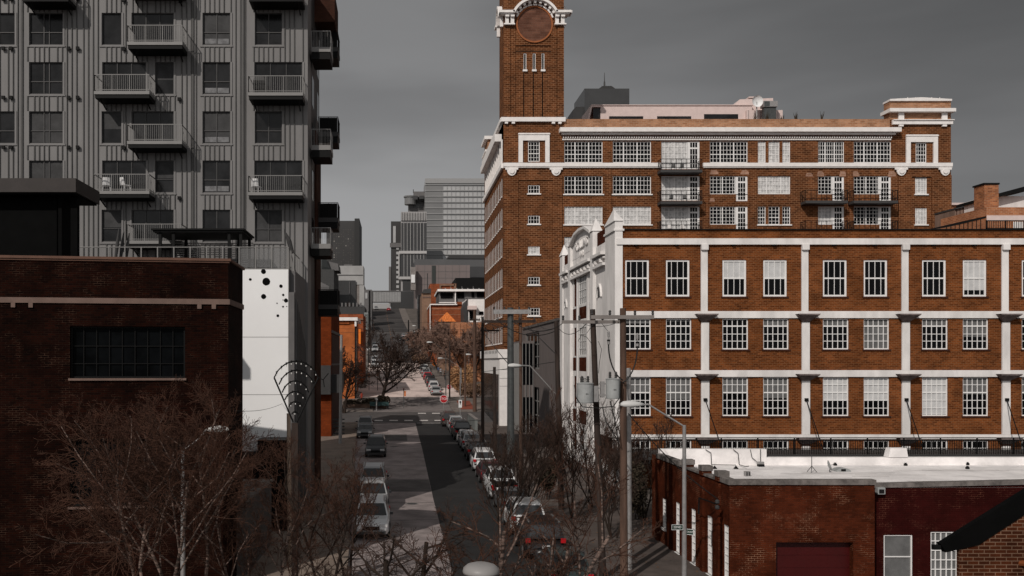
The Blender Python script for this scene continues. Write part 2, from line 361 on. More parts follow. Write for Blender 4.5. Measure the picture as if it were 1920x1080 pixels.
# ---------------- left apartment building ----------------
M['blindD']=mat('dim_shade',(.035,.035,.036),.7,var=.3); M['bedding']=mat('bedding',(.16,.16,.165),.9,var=.3,scale=4)
def apartment():
    Y=56.; k=Y/F; x1=X(577,Y); x0=X(-60,Y); yb=64.2; zt=Z(-70,Y); zb=gz(56)
    A=thing('apartment_building',(X(300,Y),60,zb),'tall grey apartment block with ribbed metal siding and stacked balconies, left of the street','building')
    rows=[24-92.3,24,116.3,208.6,300.9,393.2]; H=60
    wins=[]   # px0,px1,rowindex,type
    for r,yy in enumerate(rows):
        odd=(r%2==1)   # row 1 -> y=24
        wins.append((55,118,yy,'B'))
        if odd: wins+= [(-32,28,yy,'A'),(191,228,yy,'N'),(247,326,yy,'W'),(478,529,yy,'E')]
        else: wins+= [(192,274,yy,'W'),(291,326,yy,'N'),(477,567,yy,'W')]
        wins.append((380,432,yy,'D'))
    holes=[(X(a,Y),X(b,Y),Z(y+H,Y),Z(y,Y)) for a,b,y,t in wins]
    gs=(X(483,Y),X(541,Y),Z(508,Y),Z(488,Y)); 
    w=MB(); w.wall(x0,x1,zb,zt,Y,holes,.16)
    w.face([(x1,Y,zb),(x1,Y+2.2,zb),(x1,Y+2.2,zt),(x1,Y,zt)]); w.face([(x0,Y,zb),(x0,yb,zb),(x0,yb,zt),(x0,Y,zt)]); w.face([(x0,Y,zt),(x1,Y,zt),(x1,yb,zt),(x0,yb,zt)])
    part('wall',w,M['siding'],A)
    # standing ribs: between windows, above and below them
    rb=MB(); px=-58; rnd=random.Random(2); i=0; pat=[9,9,13,9,9,9,16,9,9]
    while px<574:
        xx=X(px,Y); segs=[(zb,zt)]
        for a,b,c,d in holes:
            if a-.12<xx<b+.12:
                ns=[]
                for s,e in segs:
                    if d+.1<s or c-.1>e: ns.append((s,e))
                    else:
                        if c-.14>s: ns.append((s,c-.14))
                        if d+.02<e: ns.append((d+.02,e))
                segs=ns
        for s,e in segs: rb.box(xx-.025,xx+.025,Y-.07,Y-.001,s,e)
        px+=pat[i%9]; i+=1
    for a,b,c,d in holes:   # trim round each opening
        rb.box(a-.15,b+.15,Y-.06,Y-.002,c-.14,c-.05,1); rb.box(a-.12,a-.002,Y-.05,Y-.003,c-.05,d,1); rb.box(b+.002,b+.12,Y-.05,Y-.003,c-.05,d,1)
    for px in (362,41,456):  # downpipe / deep joint lines
        rb.box(X(px,Y)-.05,X(px,Y)+.05,Y-.09,Y-.002,zb,zt,0)
    part('siding_rib',rb,[M['rib'],M['siding']],A)
    for a,b,y,t in wins:
        wd=X(b,Y)-X(a,Y); hh=H*k; org=(X(a,Y),Y,Z(y+H,Y))
        if y+H<0: continue
        if t=='W': window(A,org,0,wd,hh,[.33,.66],[],'dframe','glassG',.05,.04,.15,blind=.0)
        elif t=='N': window(A,org,0,wd,hh,1,[.42] if y>250 else [],'dframe','glassG',.05,.04,.15,blind=(.0 if y<100 else .55),bm='blindD')
        else:
            rr=random.Random(int(y*7+a)).random()
            window(A,org,0,wd,hh,[.5 if t!='B' else .42,.58] if t=='B' else [.5],[.4],'dframe','glassG',.05,.05,.15,blind=(.97 if rr>.8 else 0),bm='blindD')
            if t=='D' and y<330:
                wq=wd; bb=MB().box(.12,wq-.12 if rr>.4 else wq*.55,.125,.133,.1,.42); q_=put('bedding',bb.mesh('bedding',M['bedding'])); q_.parent=[c for c in A.children if c.name.startswith('window')][-1]
    # bedding seen behind the panes of column D
    # balconies
    def balcony(a,b,ytop,d=1.45,side=None):
        if side is None:
            xa,xb=X(a,Y),X(b,Y); ya,yc=Y-d,Y-.005; 
        zt_=Z(ytop,Y); zd=Z(ytop+30,Y)
        # projected front sits nearer, so keep picture size by using true front plane
        Yf=Y-d; xa,xb=X(a,Yf),X(b,Yf); zt_=Z(ytop,Yf); zd=Z(ytop+31,Yf); zs=Z(ytop+37,Yf)
        s=MB(); s.box(xa,xb,Yf,Y-.08,zs,zd,0); s.box(xa+.05,xb-.02,Yf+.05,Y-.09,zs-.22,zs-.002,1)
        s.tube((xa+.3,Yf+.15,zs-.2),(xa+.3,Y-.1,zs-.55),.04,n=6,m=1); s.tube((xb-.3,Yf+.15,zs-.2),(xb-.3,Y-.1,zs-.55),.04,n=6,m=1)
        o=part('balcony',s,[M['railG'],M['black']],A)
        q=MB()
        def run(p,r):
            n_=max(2,int(((p[0]-r[0])**2+(p[1]-r[1])**2)**.5/.115))
            q.tube((*p,zt_),(*r,zt_),.03,n=4); q.tube((*p,zd+.09),(*r,zd+.09),.022,n=4)
            for i in range(n_+1):
                t=i/n_; x_=p[0]+(r[0]-p[0])*t; y_=p[1]+(r[1]-p[1])*t
                big=(i%max(1,round(n_/3))==0)
                q.tube((x_,y_,zd),(x_,y_,zt_),.028 if big else .011,n=4,cap=False)
        run((xa+.03,Yf+.03),(xb-.03,Yf+.03)); run((xa+.03,Yf+.03),(xa+.03,Y-.05)); run((xb-.03,Yf+.03),(xb-.03,Y-.05))
        part('railing',q,M['railG'],o,org=ORG[o.name])
        return xa,xb,Yf,zd
    out={}
    for a,b,y in ((238,342,47),(176,280,139.5),(238,341,233),(175,280,326.5),(237,340,420),(465,568,142),(465,567,329),(465,568,-42),(40,128,-42),(237,340,-60)):
        out[(a,y)]=balcony(a,b,y)
    # dryer vents
    v=MB()
    for yy in (0,92,184,277):
        for px in (8,22,130,147): v.box(X(px-3,Y),X(px+3,Y),Y-.2,Y-.071,Z(yy+3,Y),Z(yy-3,Y))
    for px,py in ((233,2),(339,3),(233,93),(337,187),(233,278),(337,372),(231,465)): v.box(X(px-3,Y),X(px+3,Y),Y-.2,Y-.071,Z(py+3,Y),Z(py-3,Y))
    split('vent',v,M['black'],A)
    # street side: dark metal then brown brick
    s=MB(); xs=x1
    s.box(xs-3,xs+.0,Y+2.2,yb,zb,zt,0)
    s.box(xs-3,xs+.12,yb-3.6,yb-.02,zb,Z(240,60),1) ; s.box(xs-3,xs+1.35,60.5,64,Z(46,61),zt,1)
    for zz in range(5):
        z0=Z(440-zz*93,Y)-.4
        for yy in (58.6,62.2): s.box(xs-.01,xs+.02,yy,yy+1.4,z0,z0+1.9,2)
    part('side_wall',s,[M['dgrey'],brick('brick_side',(.06,.024,.017),(.04,.018,.013),(.05,.03,.02),.3,.1,.01,.3),M['glass']],A)
    def sideb(Y0,Y1,pxo,ytop,h,dark):
        xo=X(pxo,Y0); s=MB(); zt_=Z(ytop,Y0); zd=Z(ytop+h,Y0)
        s.box(xs+.13,xo,Y0,Y1,zd-.3,zd,0); s.box(xs+.13,xo-.04,Y0+.05,Y1,zd-.75,zd-.302,1)
        o=part('balcony',s,[M['dgrey'] if dark else M['railG'],M['black']],A); q=MB()
        for i in range(13):
            x_=xs+.15+(xo-xs-.17)*i/12; q.tube((x_,Y0+.03,zd),(x_,Y0+.03,zt_),.012 if i%6 else .03,n=4,cap=False)
        for i in range(20):
            y_=Y0+(Y1-Y0)*i/19; q.tube((xo-.03,y_,zd),(xo-.03,y_,zt_),.012,n=4,cap=False)
        q.tube((xs+.13,Y0+.03,zt_),(xo-.03,Y0+.03,zt_),.03,n=4); q.tube((xo-.03,Y0,zt_),(xo-.03,Y1,zt_),.03,n=4)
        if dark: q.box(xs+.2,xo-.06,Y0+.05,Y0+.06,zd,zt_-.05)
        part('railing',q,M['black'] if dark else M['railG'],o)
    for y in (58,242,427): sideb(57,59.2,620,y,30,0)
    for y in (60,219,380,543): sideb(62,64,634,y,28,1)
    return A,out
APT,BAL=apartment()
# furniture on the balconies
def chair(loc,rot,label,m,group='chairs on the balconies'):
    t=thing('balcony_chair',loc,label,'chair',group,rot)
    me=MB().box(-.24,.24,-.22,.22,.4,.45).mesh('seat',m); ORG[t.name]=(0,0,0)
    put('seat',me,t)
    b=MB()
    pts=[(-.25,.2),(-.2,.26),(0,.3),(.2,.26),(.25,.2)]
    for a,c in zip(pts,pts[1:]): b.face([(a[0],a[1],.42),(c[0],c[1],.42),(c[0]*.9,c[1]+.08,.88),(a[0]*.9,a[1]+.08,.88)]); b.face([(a[0],a[1]-.03,.42),(a[0]*.9,a[1]+.05,.88),(c[0]*.9,c[1]+.05,.88),(c[0],c[1]-.03,.42)])
    put('backrest',b.mesh('backrest',m),t)
    for sx in (-.2,.2):
        for sy in (-.18,.18): put('leg',MB().tube((sx,sy,.41),(sx*1.15,sy*1.2,0),.017,n=5).mesh('leg',m),t)
    return t
wch=mat('white_plastic',(.7,.7,.7),.4,var=0)
b_=BAL[(175,326.5)]; chair((b_[0]+.55,b_[2]+.75,b_[3]+.01),R(200),'white shell chair at the left end of the lowest open left balcony',wch)
chair((b_[0]+1.75,b_[2]+.7,b_[3]+.01),R(130),'white shell chair leaning sideways in the middle of the lowest left balcony',wch)
b_=BAL[(465,329)]; chair((b_[0]+.4,b_[2]+.7,b_[3]+.01),R(160),'white chair at the left end of the lowest corner balcony',wch)
b_=BAL[(465,142)]
def bbq(x,y,z):
    t=thing('grill',(x,y,z),'black covered grill on the upper corner balcony of the grey block','grill')
    part('body',MB().box(x-.35,x+.35,y-.25,y+.25,z+.35,z+.85),M['black'],t); part('lid',MB().prism([(x-.35,z+.86),(x+.35,z+.86),(x+.28,z+1.1),(x-.28,z+1.1)],y-.25,y+.25),M['dgrey'],t)
    for s in (-.3,.3): part('leg',MB().tube((x+s,y,z),(x+s,y,z+.35),.03),M['black'],t)
bbq(b_[0]+.6,b_[2]+.7,b_[3])

# ---------------- podium with white panel wall and terrace ----------------
def podium():
    Y=50.; xa=X(541,Y); zt=Z(505,Y); xw=X(453,Y)
    P=thing('podium_building',(-9,53,0),'low podium with a bright white panel wall pierced by black round holes','building')
    s=MB(); s.box(-32,X(552,Y),Y+.35,55.9,.1,zt-.05,0); s.box(xa+.01,X(552,Y),Y-.1,Y+.34,.1,Z(548,Y),0)
    part('body',s,M['mgrey'],P)
    w=MB(); z1=Z(852,Y)
    w.box(xw,xa,Y,Y+.3,z1,zt)
    part('white_panel_wall',w,M['whiteP'],P)
    h=MB()
    rnd=random.Random(9)
    for px,py,r in ((499.3,528,7.4),(494.2,555.9,4.8),(494,509,4.6),(526.8,536.6,3.2),(469.3,523.9,2.6),(531,553,2.2),(536.2,563.5,3.9),(530.7,562.4,1),(519.4,568.6,1.3),(530.7,575,1.8),(537.5,574.5,1),(521,592,2.6)):
        cx,cz,rr=X(px,Y),Z(py,Y),r*Y/F; n_=18 if r>2 else 8
        pts=[(min(cx+rr*(1+rnd.uniform(-.06,.06))*math.cos(2*math.pi*i/n_),xa-.002),min(cz+rr*(1+rnd.uniform(-.06,.06))*math.sin(2*math.pi*i/n_),zt-.002)) for i in range(n_)]
        h.prism(pts,Y-.012,Y+.02)
    split('hole',h,M['blackW'],P)
    j=MB()
    for py in (632,740): j.box(xw,xa,Y-.006,Y+.01,Z(py,Y)-.012,Z(py,Y)+.012)
    j.box(xa-.01,xa+.03,Y-.03,Y+.3,z1,zt+.02); j.box(xw-.04,xw-.001,Y-.02,Y+.3,z1,zt)
    part('panel_joint',j,M['mgrey'],P)
    # slatted dark side screen along the street
    q=MB(); xs=X(552,Y)
    for i in range(22):
        y=Y+.5+i*.24; q.box(xs+.005,xs+.09,y,y+.1,.3,Z(560,Y)-i*.13,i%3==0)
    part('side_screen',q,[M['dgrey'],M['mgrey']],P)
    # railing of the terrace
    f=MB(); zr=Z(463,Y); yy=Y+.15; x0=X(110,Y)
    f.tube((x0,yy,zr),(xa-.03,yy,zr),.03,n=5); f.tube((x0,yy,zt+.06),(xa-.03,yy,zt+.06),.025,n=5)
    n_=14
    for i in range(n_+1):
        x=x0+(xa-.04-x0)*i/n_; f.box(x-.03,x+.03,yy-.03,yy+.03,zt-.04,zr)
    f.tube((xa-.03,yy,zr),(xa-.03,55.8,zr),.03,n=5); f.tube((xa-.03,yy,zt+.06),(xa-.03,55.8,zt+.06),.025,n=5)
    for i in range(1,5): f.box(xa-.06,xa,Y+i*1.35-.03,Y+i*1.35+.03,zt-.04,zr)
    rl=part('terrace_railing',f,M['railG'],P)
    gl=MB()
    for i in range(n_): 
        x=x0+(xa-.04-x0)*i/n_; w_=(xa-.04-x0)/n_
        if i>10: gl.box(x+.06,x+w_-.06,yy-.008,yy+.008,zt+.12,zr-.06)
    m=mat('smoked_glass',(.2,.2,.2),.1,var=0); m.node_tree.nodes['Principled BSDF'].inputs['Alpha'].default_value=.35
    part('glass_panel',gl,m,rl)
    return P,zt
POD,ZT=podium()
def pergola():
    Y=51; z=Z(428,Y); t=thing('pergola',(X(380,52),52.5,ZT),'black flat roofed pergola with white slatted screen on the terrace','pergola')
    x0,x1=X(283,Y),X(458,Y)
    b=MB(); b.box(x0,x1,Y,54.6,z-.09,z); b.box(x0+.1,x1-.1,Y+.1,54.5,z-.2,z-.092)
    part('roof',b,M['black'],t)
    for x in (x0+.45,x0+1.2,x1-.9,x1-.25):
        for y in (Y+.3,54.3): part('post',MB().box(x-.08,x+.08,y-.08,y+.08,ZT,z-.2),M['black'],t)
    s=MB(); zz=ZT+.1
    while zz<z-.3:
        s.box(x1-2.3,x1-.05,54.44,54.47,zz,zz+.055); s.box(x0+.5,x0+2,54.44,54.47,zz,zz+.055); 
        if zz>ZT+1.3: s.box(x0+2,x1-2.3,54.44,54.47,zz,zz+.045)
        zz+=.135
    part('slat_screen',s,mat('slat_grey',(.3,.29,.28),.6,var=.05),t)
pergola()
for i,(px,ty,lab) in enumerate(((214,428,'closed dark sun umbrella tilted on the terrace, nearest the black canopy'),(223,434,'closed dark sun umbrella, middle one of the tilted three'),(233,437,'closed dark sun umbrella standing beside the low balcony'))):
    Y=51.5+i*.3; t=thing('sun_umbrella',(X(px,Y),Y,ZT),lab,'umbrella','closed umbrellas on the terrace'); o=ORG[t.name]
    p0=Vector((o[0],Y,ZT)); p1=Vector((o[0]+.28,Y,Z(ty,Y)))
    part('pole',MB().tube(p0,p1,.025),M['dgrey'],t); d=p1-p0
    part('canopy',MB().tube(p0+d*.25,p0+d*.6,.07,.11).tube(p0+d*.6,p1,.11,.03),M['dgrey'],t)
    part('base',MB().lathe([(.25,0),(.25,.06),(.05,.1)],12,o),M['black'],t)
t=thing('sun_umbrella',(X(556,53),53,ZT),'closed dark umbrella leaning at the terrace corner railing','umbrella','closed umbrellas on the terrace'); o=ORG[t.name]
part('pole',MB().tube((o[0],53,ZT),(X(533,53),53,Z(430,53)),.025),M['dgrey'],t); part('canopy',MB().tube((X(548,53),53,Z(475,53)),(X(542,53),53,Z(452,53)),.12,.14).tube((X(542,53),53,Z(452,53)),(X(533,53),53,Z(432,53)),.14,.03),M['dgrey'],t)
# ---------------- left foreground dark brick building ----------------
def left_brick():
    # plan: front wall turned 8 degrees, right corner at px 428
    cx,cy=X(428,36.),36.; rot=R(8); L=20.
    B=thing('dark_brick_building',(cx-4,cy+2,0),'dark brown brick building with stone belt and large gridded factory windows at the left edge','building')
    zt=Z(490,36)
    ca,sa=math.cos(rot),math.sin(rot); lx,ly=cx-L*ca,cy-L*sa
    def u(px,):   # local x of a pixel on the front plane
        t=(px-VX)/F   # x = t*y ; point = (lx+u*ca, ly+u*sa)
        return (t*ly-lx)/(ca-t*sa)
    def zz(px,py): return Z(py,ly+u(px)*sa)
    w=MB().fr((lx,ly,0),rot)
    h1=(u(131),u(347),zz(240,709),zz(240,612)); h2=(u(130),u(346),zz(240,948),zz(240,822))
    w.wall(0,L,-.5,zt,0,[h1,h2],.28)
    w.t=(0,0,0,1,0); rx,ry=X(455,39.6),39.6; bx=rx-2
    w.face([(cx,cy,-.5),(rx,ry,-.5),(rx,ry,zt),(cx,cy,zt)]); w.face([(rx,ry,-.5),(rx-2,40.3,-.5),(rx-2,40.3,zt),(rx,ry,zt)]); w.face([(rx-2,40.3,-.5),(-14.3,41.3,-.5),(-14.3,41.3,zt),(rx-2,40.3,zt)])
    w.face([(lx,ly,zt-.4),(cx,cy,zt-.4),(rx,ry,zt-.4),(rx-2,40.3,zt-.4),(-14.3,41.3,zt-.4),(-14.3,43.4,zt-.4),(-33,43.4,zt-.4)])
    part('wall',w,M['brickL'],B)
    for hh,cc,rr in ((h1,9,[.28,.62]),(h2,9,[.25,.5,.75])):
        o=(lx+hh[0]*ca,ly+hh[0]*sa,hh[2]); window(B,o,rot,hh[1]-hh[0],hh[3]-hh[2],cc,rr,'black','glassK',.07,.03,.24)
    c=MB().fr((lx,ly,0),rot); c.box(-.1,L+.1,-.1,.35,zt,zt+.1); c.box(0,L+.05,-.05,.0,zt-.07,zt-.001)
    c.t=(0,0,0,1,0); c.prism([(cx+.1,cy-.07),(rx+.1,ry),(rx-2,40.4),(rx-2,40.1),(rx-.3,ry-.1),(cx-.2,cy+.3)],zt+.004,zt+.1,'z')
    part('coping',c,M['copperC'],B)
    b=MB().fr((lx,ly,0),rot); zb=Z(571,36); b.box(-.1,L+.06,-.06,-.002,zb,zb+.21)
    for px in (25,58,374,401): b.box(u(px-4),u(px+4),-.06,-.002,zb-.18,zb-.002)
    b.t=(0,0,0,1,0)
    d=Vector((rx-cx,ry-cy,0)).normalized(); nrm=Vector((d.y,-d.x,0))*.06
    b.prism([(cx+.02,cy-.06),(cx+nrm.x,cy+nrm.y),(rx+nrm.x,ry+nrm.y),(rx,ry)],zb,zb+.21,'z')
    part('belt_course',b,M['beltL'],B)
    s=MB().fr((lx,ly,0),rot)
    for hh in (h1,h2): s.box(hh[0]-.05,hh[1]+.05,-.08,-.002,hh[2]-.09,hh[2]-.003)
    split('window_sill',s,M['beltL'],B)
    # bronze penthouse with a deep roof fascia, part of the same building
    Y=40.; t=MB(); z0=Z(360,Y); z1=Z(334,Y); xr=X(142,Y)
    t.box(-32,xr,Y,43.2,z0,z1,0); t.box(-32,xr-.1,Y+.1,43.1,z0-.08,z0-.002,1)
    for px,w_ in ((114,.16),(140,.3)): t.box(X(px,40.8)-w_/2,X(px,40.8)+w_/2,40.7,41,zt-.4,z0-.081,1)
    t.box(-32,X(108,40.9),40.8,43,zt-.4,z0-.081,1)
    part('penthouse',t,[mat('bronze_fascia',(.03,.024,.022),.6,var=.15),M['blackW']],B)
left_brick()
# ---------------- clock tower warehouse ----------------
def warehouse():
    Y=115.6; x0=X(944,Y); x1=X(1783,Y); YB=141.; zb=gz(115)-.5
    B=thing('clock_tower_warehouse',((x0+x1)/2,126,zb),'long brown brick warehouse with white trim, gridded windows and tall clock tower','building')
    z_=lambda py:Z(py,Y); x_=lambda px:X(px,Y)
    cols=[(1058,1130,'T'),(1149,1221,'T'),(1240,1312,'DB'),(1331,1402,'D'),(1421,1482,'S'),(1534,1583,'E'),(1601,1671,'F')]
    rows=[(265,305),(330,364),(387,421),(444,478),(501,535)]
    holes=[]; wl=[]
    for ri,(a,b) in enumerate(rows):
        for c0,c1,t in cols:
            if ri>3 and c0>1150: continue
            if t=='S' and ri in (0,2):
                for p,q in ((1421,1436),(1441,1462),(1467,1482)): wl.append((p,q,a,b,'s'))
            else: wl.append((c0,c1,a,b,t if not(ri==0 and t in 'DEF' and t!='DB') else 'T'))
    for a,b in ((347,363),(404,420),(462,477),(519,534),(577,592)): wl.append((990,1012,a,b,'p'))
    wl.append((990,1012,265,303,'P'))
    wl+= [(1717,1737,268,305,'P'),(1716,1738,333,364,'q'),(1716,1738,390,421,'q'),(1716,1738,446,476,'q')]
    wl+= [(984.3-2.6,984.3+2.6,100,131,'n'),(1001.5-2.6,1001.5+2.6,100,131,'n'),(1018-2.6,1018+2.6,100,131,'n')]
    for a,b,c,d,t in wl: holes.append((x_(a),x_(b),z_(d),z_(c)))
    # some windows reach down as a door
    for i,(a,b,c,d,t) in enumerate(wl):
        if t=='D' or (t in('E','F') and c>300): holes.append((x_(b-22),x_(b),z_(d+13),z_(d)))
        if t=='DB': holes.append((x_(a),x_(b),z_(d+12),z_(d)))
    w=MB(); zt=z_(224)
    low=[h for h in holes if h[3]<z_(224)]; tow=[h for h in holes if h[3]>=z_(224)]
    w.wall(x0,x1,zb,zt,Y,low,.25,0)
    w.face([(x1,Y,zb),(x1,YB,zb),(x1,YB,zt),(x1,Y,zt)]); w.face([(x0,Y,zt-.6),(x1,Y,zt-.6),(x1,YB,zt-.6),(x0,YB,zt-.6)]); w.face([(x0,YB,zb),(x1,YB,zb),(x1,YB,zt),(x0,YB,zt)])
    # side wall to the street with narrow window slots
    sh=[]; sw=[]
    for ri,(a,b) in enumerate([(265,303),(330,364),(387,421),(444,478),(501,535),(558,592),(612,642)]):
        for i in range(12):
            u0=1.5+i*1.95; sh.append((YB-Y-u0-.55,YB-Y-u0,z_(b),z_(a))); sw.append((u0,a,b))
    w.fr((x0,YB,0),R(-90)); w.wall(0,YB-Y,zb,zt,0,sh,.25,0); w.t=(0,0,0,1,0)
    part('wall',w,M['brickT'],B)
    rp=MB()
    for a,b,c,d in ((1330,1347,319,327),(1388,1404,319,327),(1510,1524,324,331),(1531,1545,321,331),(1573,1587,321,331),(1597,1611,321,331),(1664,1680,321,331),(1330,1340,371,378),(1240,1312,257,264)):
        rp.prism([(x_(a),z_(d)),(x_(b),z_(d)),(x_(b),z_((c+d)/2)),(x_(b-(b-a)*.25),z_(c)),(x_(a+(b-a)*.2),z_(c))],Y-.012,Y-.003)
    split('repaired_brick',rp,brick('brick_repair',(.36,.2,.14),(.26,.13,.08),(.36,.25,.19),.62,.21,.03,.3),B)
    for i,(u0,a,b) in enumerate(sw):
        window(B,(x0,Y+u0+.55,z_(b)),R(-90),.55,z_(a)-z_(b),1,3,'wframe','glass',.13,.06,.075)
    # main parapet
    p=MB(); p.box(x_(1058)+.002,x_(1668),Y+.05,Y+.5,zt+.004,z_(223)); p.box(x_(1058)+.002,x_(1668),Y+.003-.06,Y-.002,z_(240),z_(224))
    part('parapet',p,M['brickTP'],B)
    # pier shadow relief
    pr=MB()
    for c in (1140,1231,1322,1412,1592): pr.box(x_(c-6),x_(c+6),Y-.16,Y-.002,z_(600),z_(318))
    for a,b in ((945,972),(1036,1054),(1738+8,1783),(1684,1708)): pr.box(x_(a),x_(b),Y-.16,Y-.002,z_(650),z_(329))
    pr.box(x_(972)+.002,x_(1036)-.002,Y-.16,Y-.004,z_(338),z_(329)); pr.box(x_(1708)+.002,x_(1746)-.002,Y-.16,Y-.004,z_(332),z_(329))
    split('brick_pier',pr,M['brickT'],B)
    # white trim
    t=MB(); ss=MB()
    t.box(x_(1048),x_(1683),Y-.95,Y-.004,z_(250),z_(242)); t.box(x_(1052),x_(1676),Y-.5,Y-.005,z_(254),z_(250)-.002)
    t.box(x_(1054),x_(1670),Y-.14,Y-.004,z_(263),z_(260.5))
    i=0; xx=x_(1055)
    while xx<x_(1669): t.box(xx,xx+.14,Y-.28,Y-.141,z_(260),z_(256.5)); xx+=.3
    for a,b in ((945,1238),(1319,1784)): t.box(x_(a)-.1,x_(b),Y-.3,Y-.003,z_(313),z_(306)); t.box(x_(a)-.05,x_(b),Y-.2,Y-.002,z_(315),z_(313)-.002)
    for c0,c1,a,b in ((972,1030,250,305),(1698,1757,253,306)):   # surrounds
        t.box(x_(c0),x_(c0+8),Y-.22,Y-.006,z_(b),z_(a)); t.box(x_(c1-8),x_(c1),Y-.22,Y-.006,z_(b),z_(a)); t.box(x_(c0+8)+.002,x_(c1-8)-.002,Y-.22,Y-.006,z_(a+14),z_(a))
        t.box(x_(c0-1),x_(c1+1),Y-.3,Y-.22,z_(a+3),z_(a)-.05)
    for c in (959,1042,1688,1770):
        t.box(x_(c-12),x_(c+12),Y-.32,Y-.162,z_(319),z_(315)); 
        pts=[(x_(c)+r_*math.cos(math.pi*i/8),z_(319)-r_*math.sin(math.pi*i/8)*1.25) for i in range(9) for r_ in (x_(9)-x_(0),)]
        t.prism(pts,Y-.3,Y-.163)
        t.prism([(x_(c)+.32*math.cos(2*math.pi*i/10),z_(322)-.0+.32*math.sin(2*math.pi*i/10)) for i in range(10)],Y-.42,Y-.301)
    # left tower base band
    t.box(x0-.35,x_(1058)+.1,Y-.4,Y-.003,z_(229),z_(221))
    for c in (949,962,1037,1049): t.box(x_(c-3),x_(c+3),Y-.35,Y-.003,z_(233),z_(229)-.002)
    # side trims
    for z0,z1,d in ((z_(229),z_(221),.4),(z_(315),z_(306),.3)): t.box(x0-d,x0-.003,Y-.003+.01,YB+.2,z0,z1)
    t.box(x0-.9,x0-.003,Y+2,YB-3,z_(258),z_(244)); 
    for i in range(12): t.box(x0-.2,x0-.003,Y+.9+i*1.95,Y+1.15+i*1.95,z_(306)+.01,z_(258))
    for r_ in range(7):
        b_=[303,364,421,478,535,592,642][r_]
        if r_:
            for i in range(12): ss.box(x0-.08,x0-.004,Y+1.4+i*1.95,Y+2.15+i*1.95,z_(b_+2.5),z_(b_)-.01)
    # right pavilion
    t.box(x_(1672),x_(1784),Y-.35,Y-.003,z_(234),z_(227)); t.box(x_(1672),x_(1784)+.1,Y-.5,Y-.003,z_(227)+.002,z_(225.5))
    for c in (1688,1769): t.box(x_(c-5),x_(c+5),Y-.3,Y-.06,z_(225.5)+.003,z_(212)); t.box(x_(c-4),x_(c+4),Y-.3,Y-.004,z_(238),z_(234)-.002)
    t.box(x_(1663),x_(1786),Y-.75,Y+1.6,z_(212)+.003,z_(205.5))
    arc=[(x_(1667),z_(190)),(x_(1667),z_(186.5)),(x_(1700),z_(184.8)),(x_(1726),z_(183.3)),(x_(1752),z_(184.8)),(x_(1783),z_(186.5)),(x_(1783),z_(190))]
    t.prism(arc,Y-.25,Y+1.5)
    for px in (1700,1715,1730,1745,1760): t.box(x_(px)-.03,x_(px)+.03,Y-.27,Y-.2,z_(190),z_(183.5))
    part('white_trim',t,M['white'],B); split('side_window_sill',ss,M['white'],B)
    q=MB(); q.box(x_(1668)+.003,x_(1783)-.002,Y+.0,Y+1.4,zt+.003,z_(190)-.004); q.box(x0,x0+4,YB-5,YB-.003,zt+.01,zt+2.4)
    split('brick_pavilion',q,M['brickTP'],B)
    q=MB(); q.box(x0-.5,x0+4.3,YB-5.4,YB+.1,zt+2.404,zt+2.9); q.box(x0-.4,x0+4.1,YB-5.2,YB+.1,zt+.6,zt+.9)
    split('rear_pavilion_trim',q,M['white'],B)
    # clock tower
    tx0,tx1=x0,x_(1058)-.05; T=MB(); zc=z_(-75)
    T.wall(tx0,tx1,z_(221)+.003,zc,Y,tow,.2); T.face([(tx0,Y,z_(300)),(tx0,Y+4.6,z_(300)),(tx0,Y+4.6,zc),(tx0,Y,zc)]); T.face([(tx1,Y,z_(300)),(tx1,Y+4.6,z_(300)),(tx1,Y+4.6,zc),(tx1,Y,zc)]); T.face([(tx0,Y+4.6,z_(300)),(tx1,Y+4.6,z_(300)),(tx1,Y+4.6,zc),(tx0,Y+4.6,zc)]); T.face([(tx0,Y,zc),(tx1,Y,zc),(tx1,Y+4.6,zc),(tx0,Y+4.6,zc)])
    for a,b in ((945,956),(1045,1057)): T.box(x_(a),x_(b),Y-.14,Y-.002,z_(220),z_(50))
    for a,b in ((958,966),(1033,1043)): T.box(x_(a),x_(b),Y-.08,Y-.002,z_(220),z_(50))
    part('tower_shaft',T,M['brickT'],B)
    gr=MB()
    for px in (982,1000,1017): gr.box(x_(px)-.06,x_(px)+.06,Y-.015,Y-.003,z_(219),z_(137))
    for py in (86,96): gr.box(x_(967),x_(1036),Y-.02,Y-.003,z_(py)-.06,z_(py)+.06)
    split('groove',gr,M['blackW'],B)
    d=MB(); cx,cz=x_(1002),z_(46); k=Y/F
    pts=lambda r,n=40:[(cx+r*k*math.cos(2*math.pi*i/n),cz+r*k*math.sin(2*math.pi*i/n)) for i in range(n)]
    d.prism(pts(31.5),Y-.06,Y-.02)
    part('blank_clock_face',d,brick('brick_face',(.16,.075,.05),(.1,.045,.03),(.13,.07,.05),1.1,.3,.03,.25),B)
    d=MB()
    def ring(mb,r0,r1,a0,a1,y0,y1,n,gap=0,m=0):
        for i in range(n):
            s=a0+(a1-a0)*i/n; e=a0+(a1-a0)*(i+1)/n-gap
            P=[(cx+r*k*math.cos(a),cz+r*k*math.sin(a)) for r,a in ((r0,s),(r1,s),(r1,e),(r0,e))]; mb.prism(P,y0,y1,m=m)
    ring(d,31.6,34.5,0,2*math.pi,Y-.16,Y-.021,48)
    part('clock_ring',d,mat('terracotta',(.3,.1,.035),.8,var=.15),B)
    d=MB(); a0=math.asin(19/45)
    ring(d,42,46.5,a0,math.pi-a0,Y-1.0,Y-.003,26)
    for (a,b) in ((935,963.5),(1040.5,1068)): d.box(x_(a),x_(b),Y-1.0,Y-.004,z_(28.5),z_(24)); d.box(x_(a+2),x_(b-2),Y-.8,Y-.005,z_(30.5),z_(28.5)-.002)
    n_=9
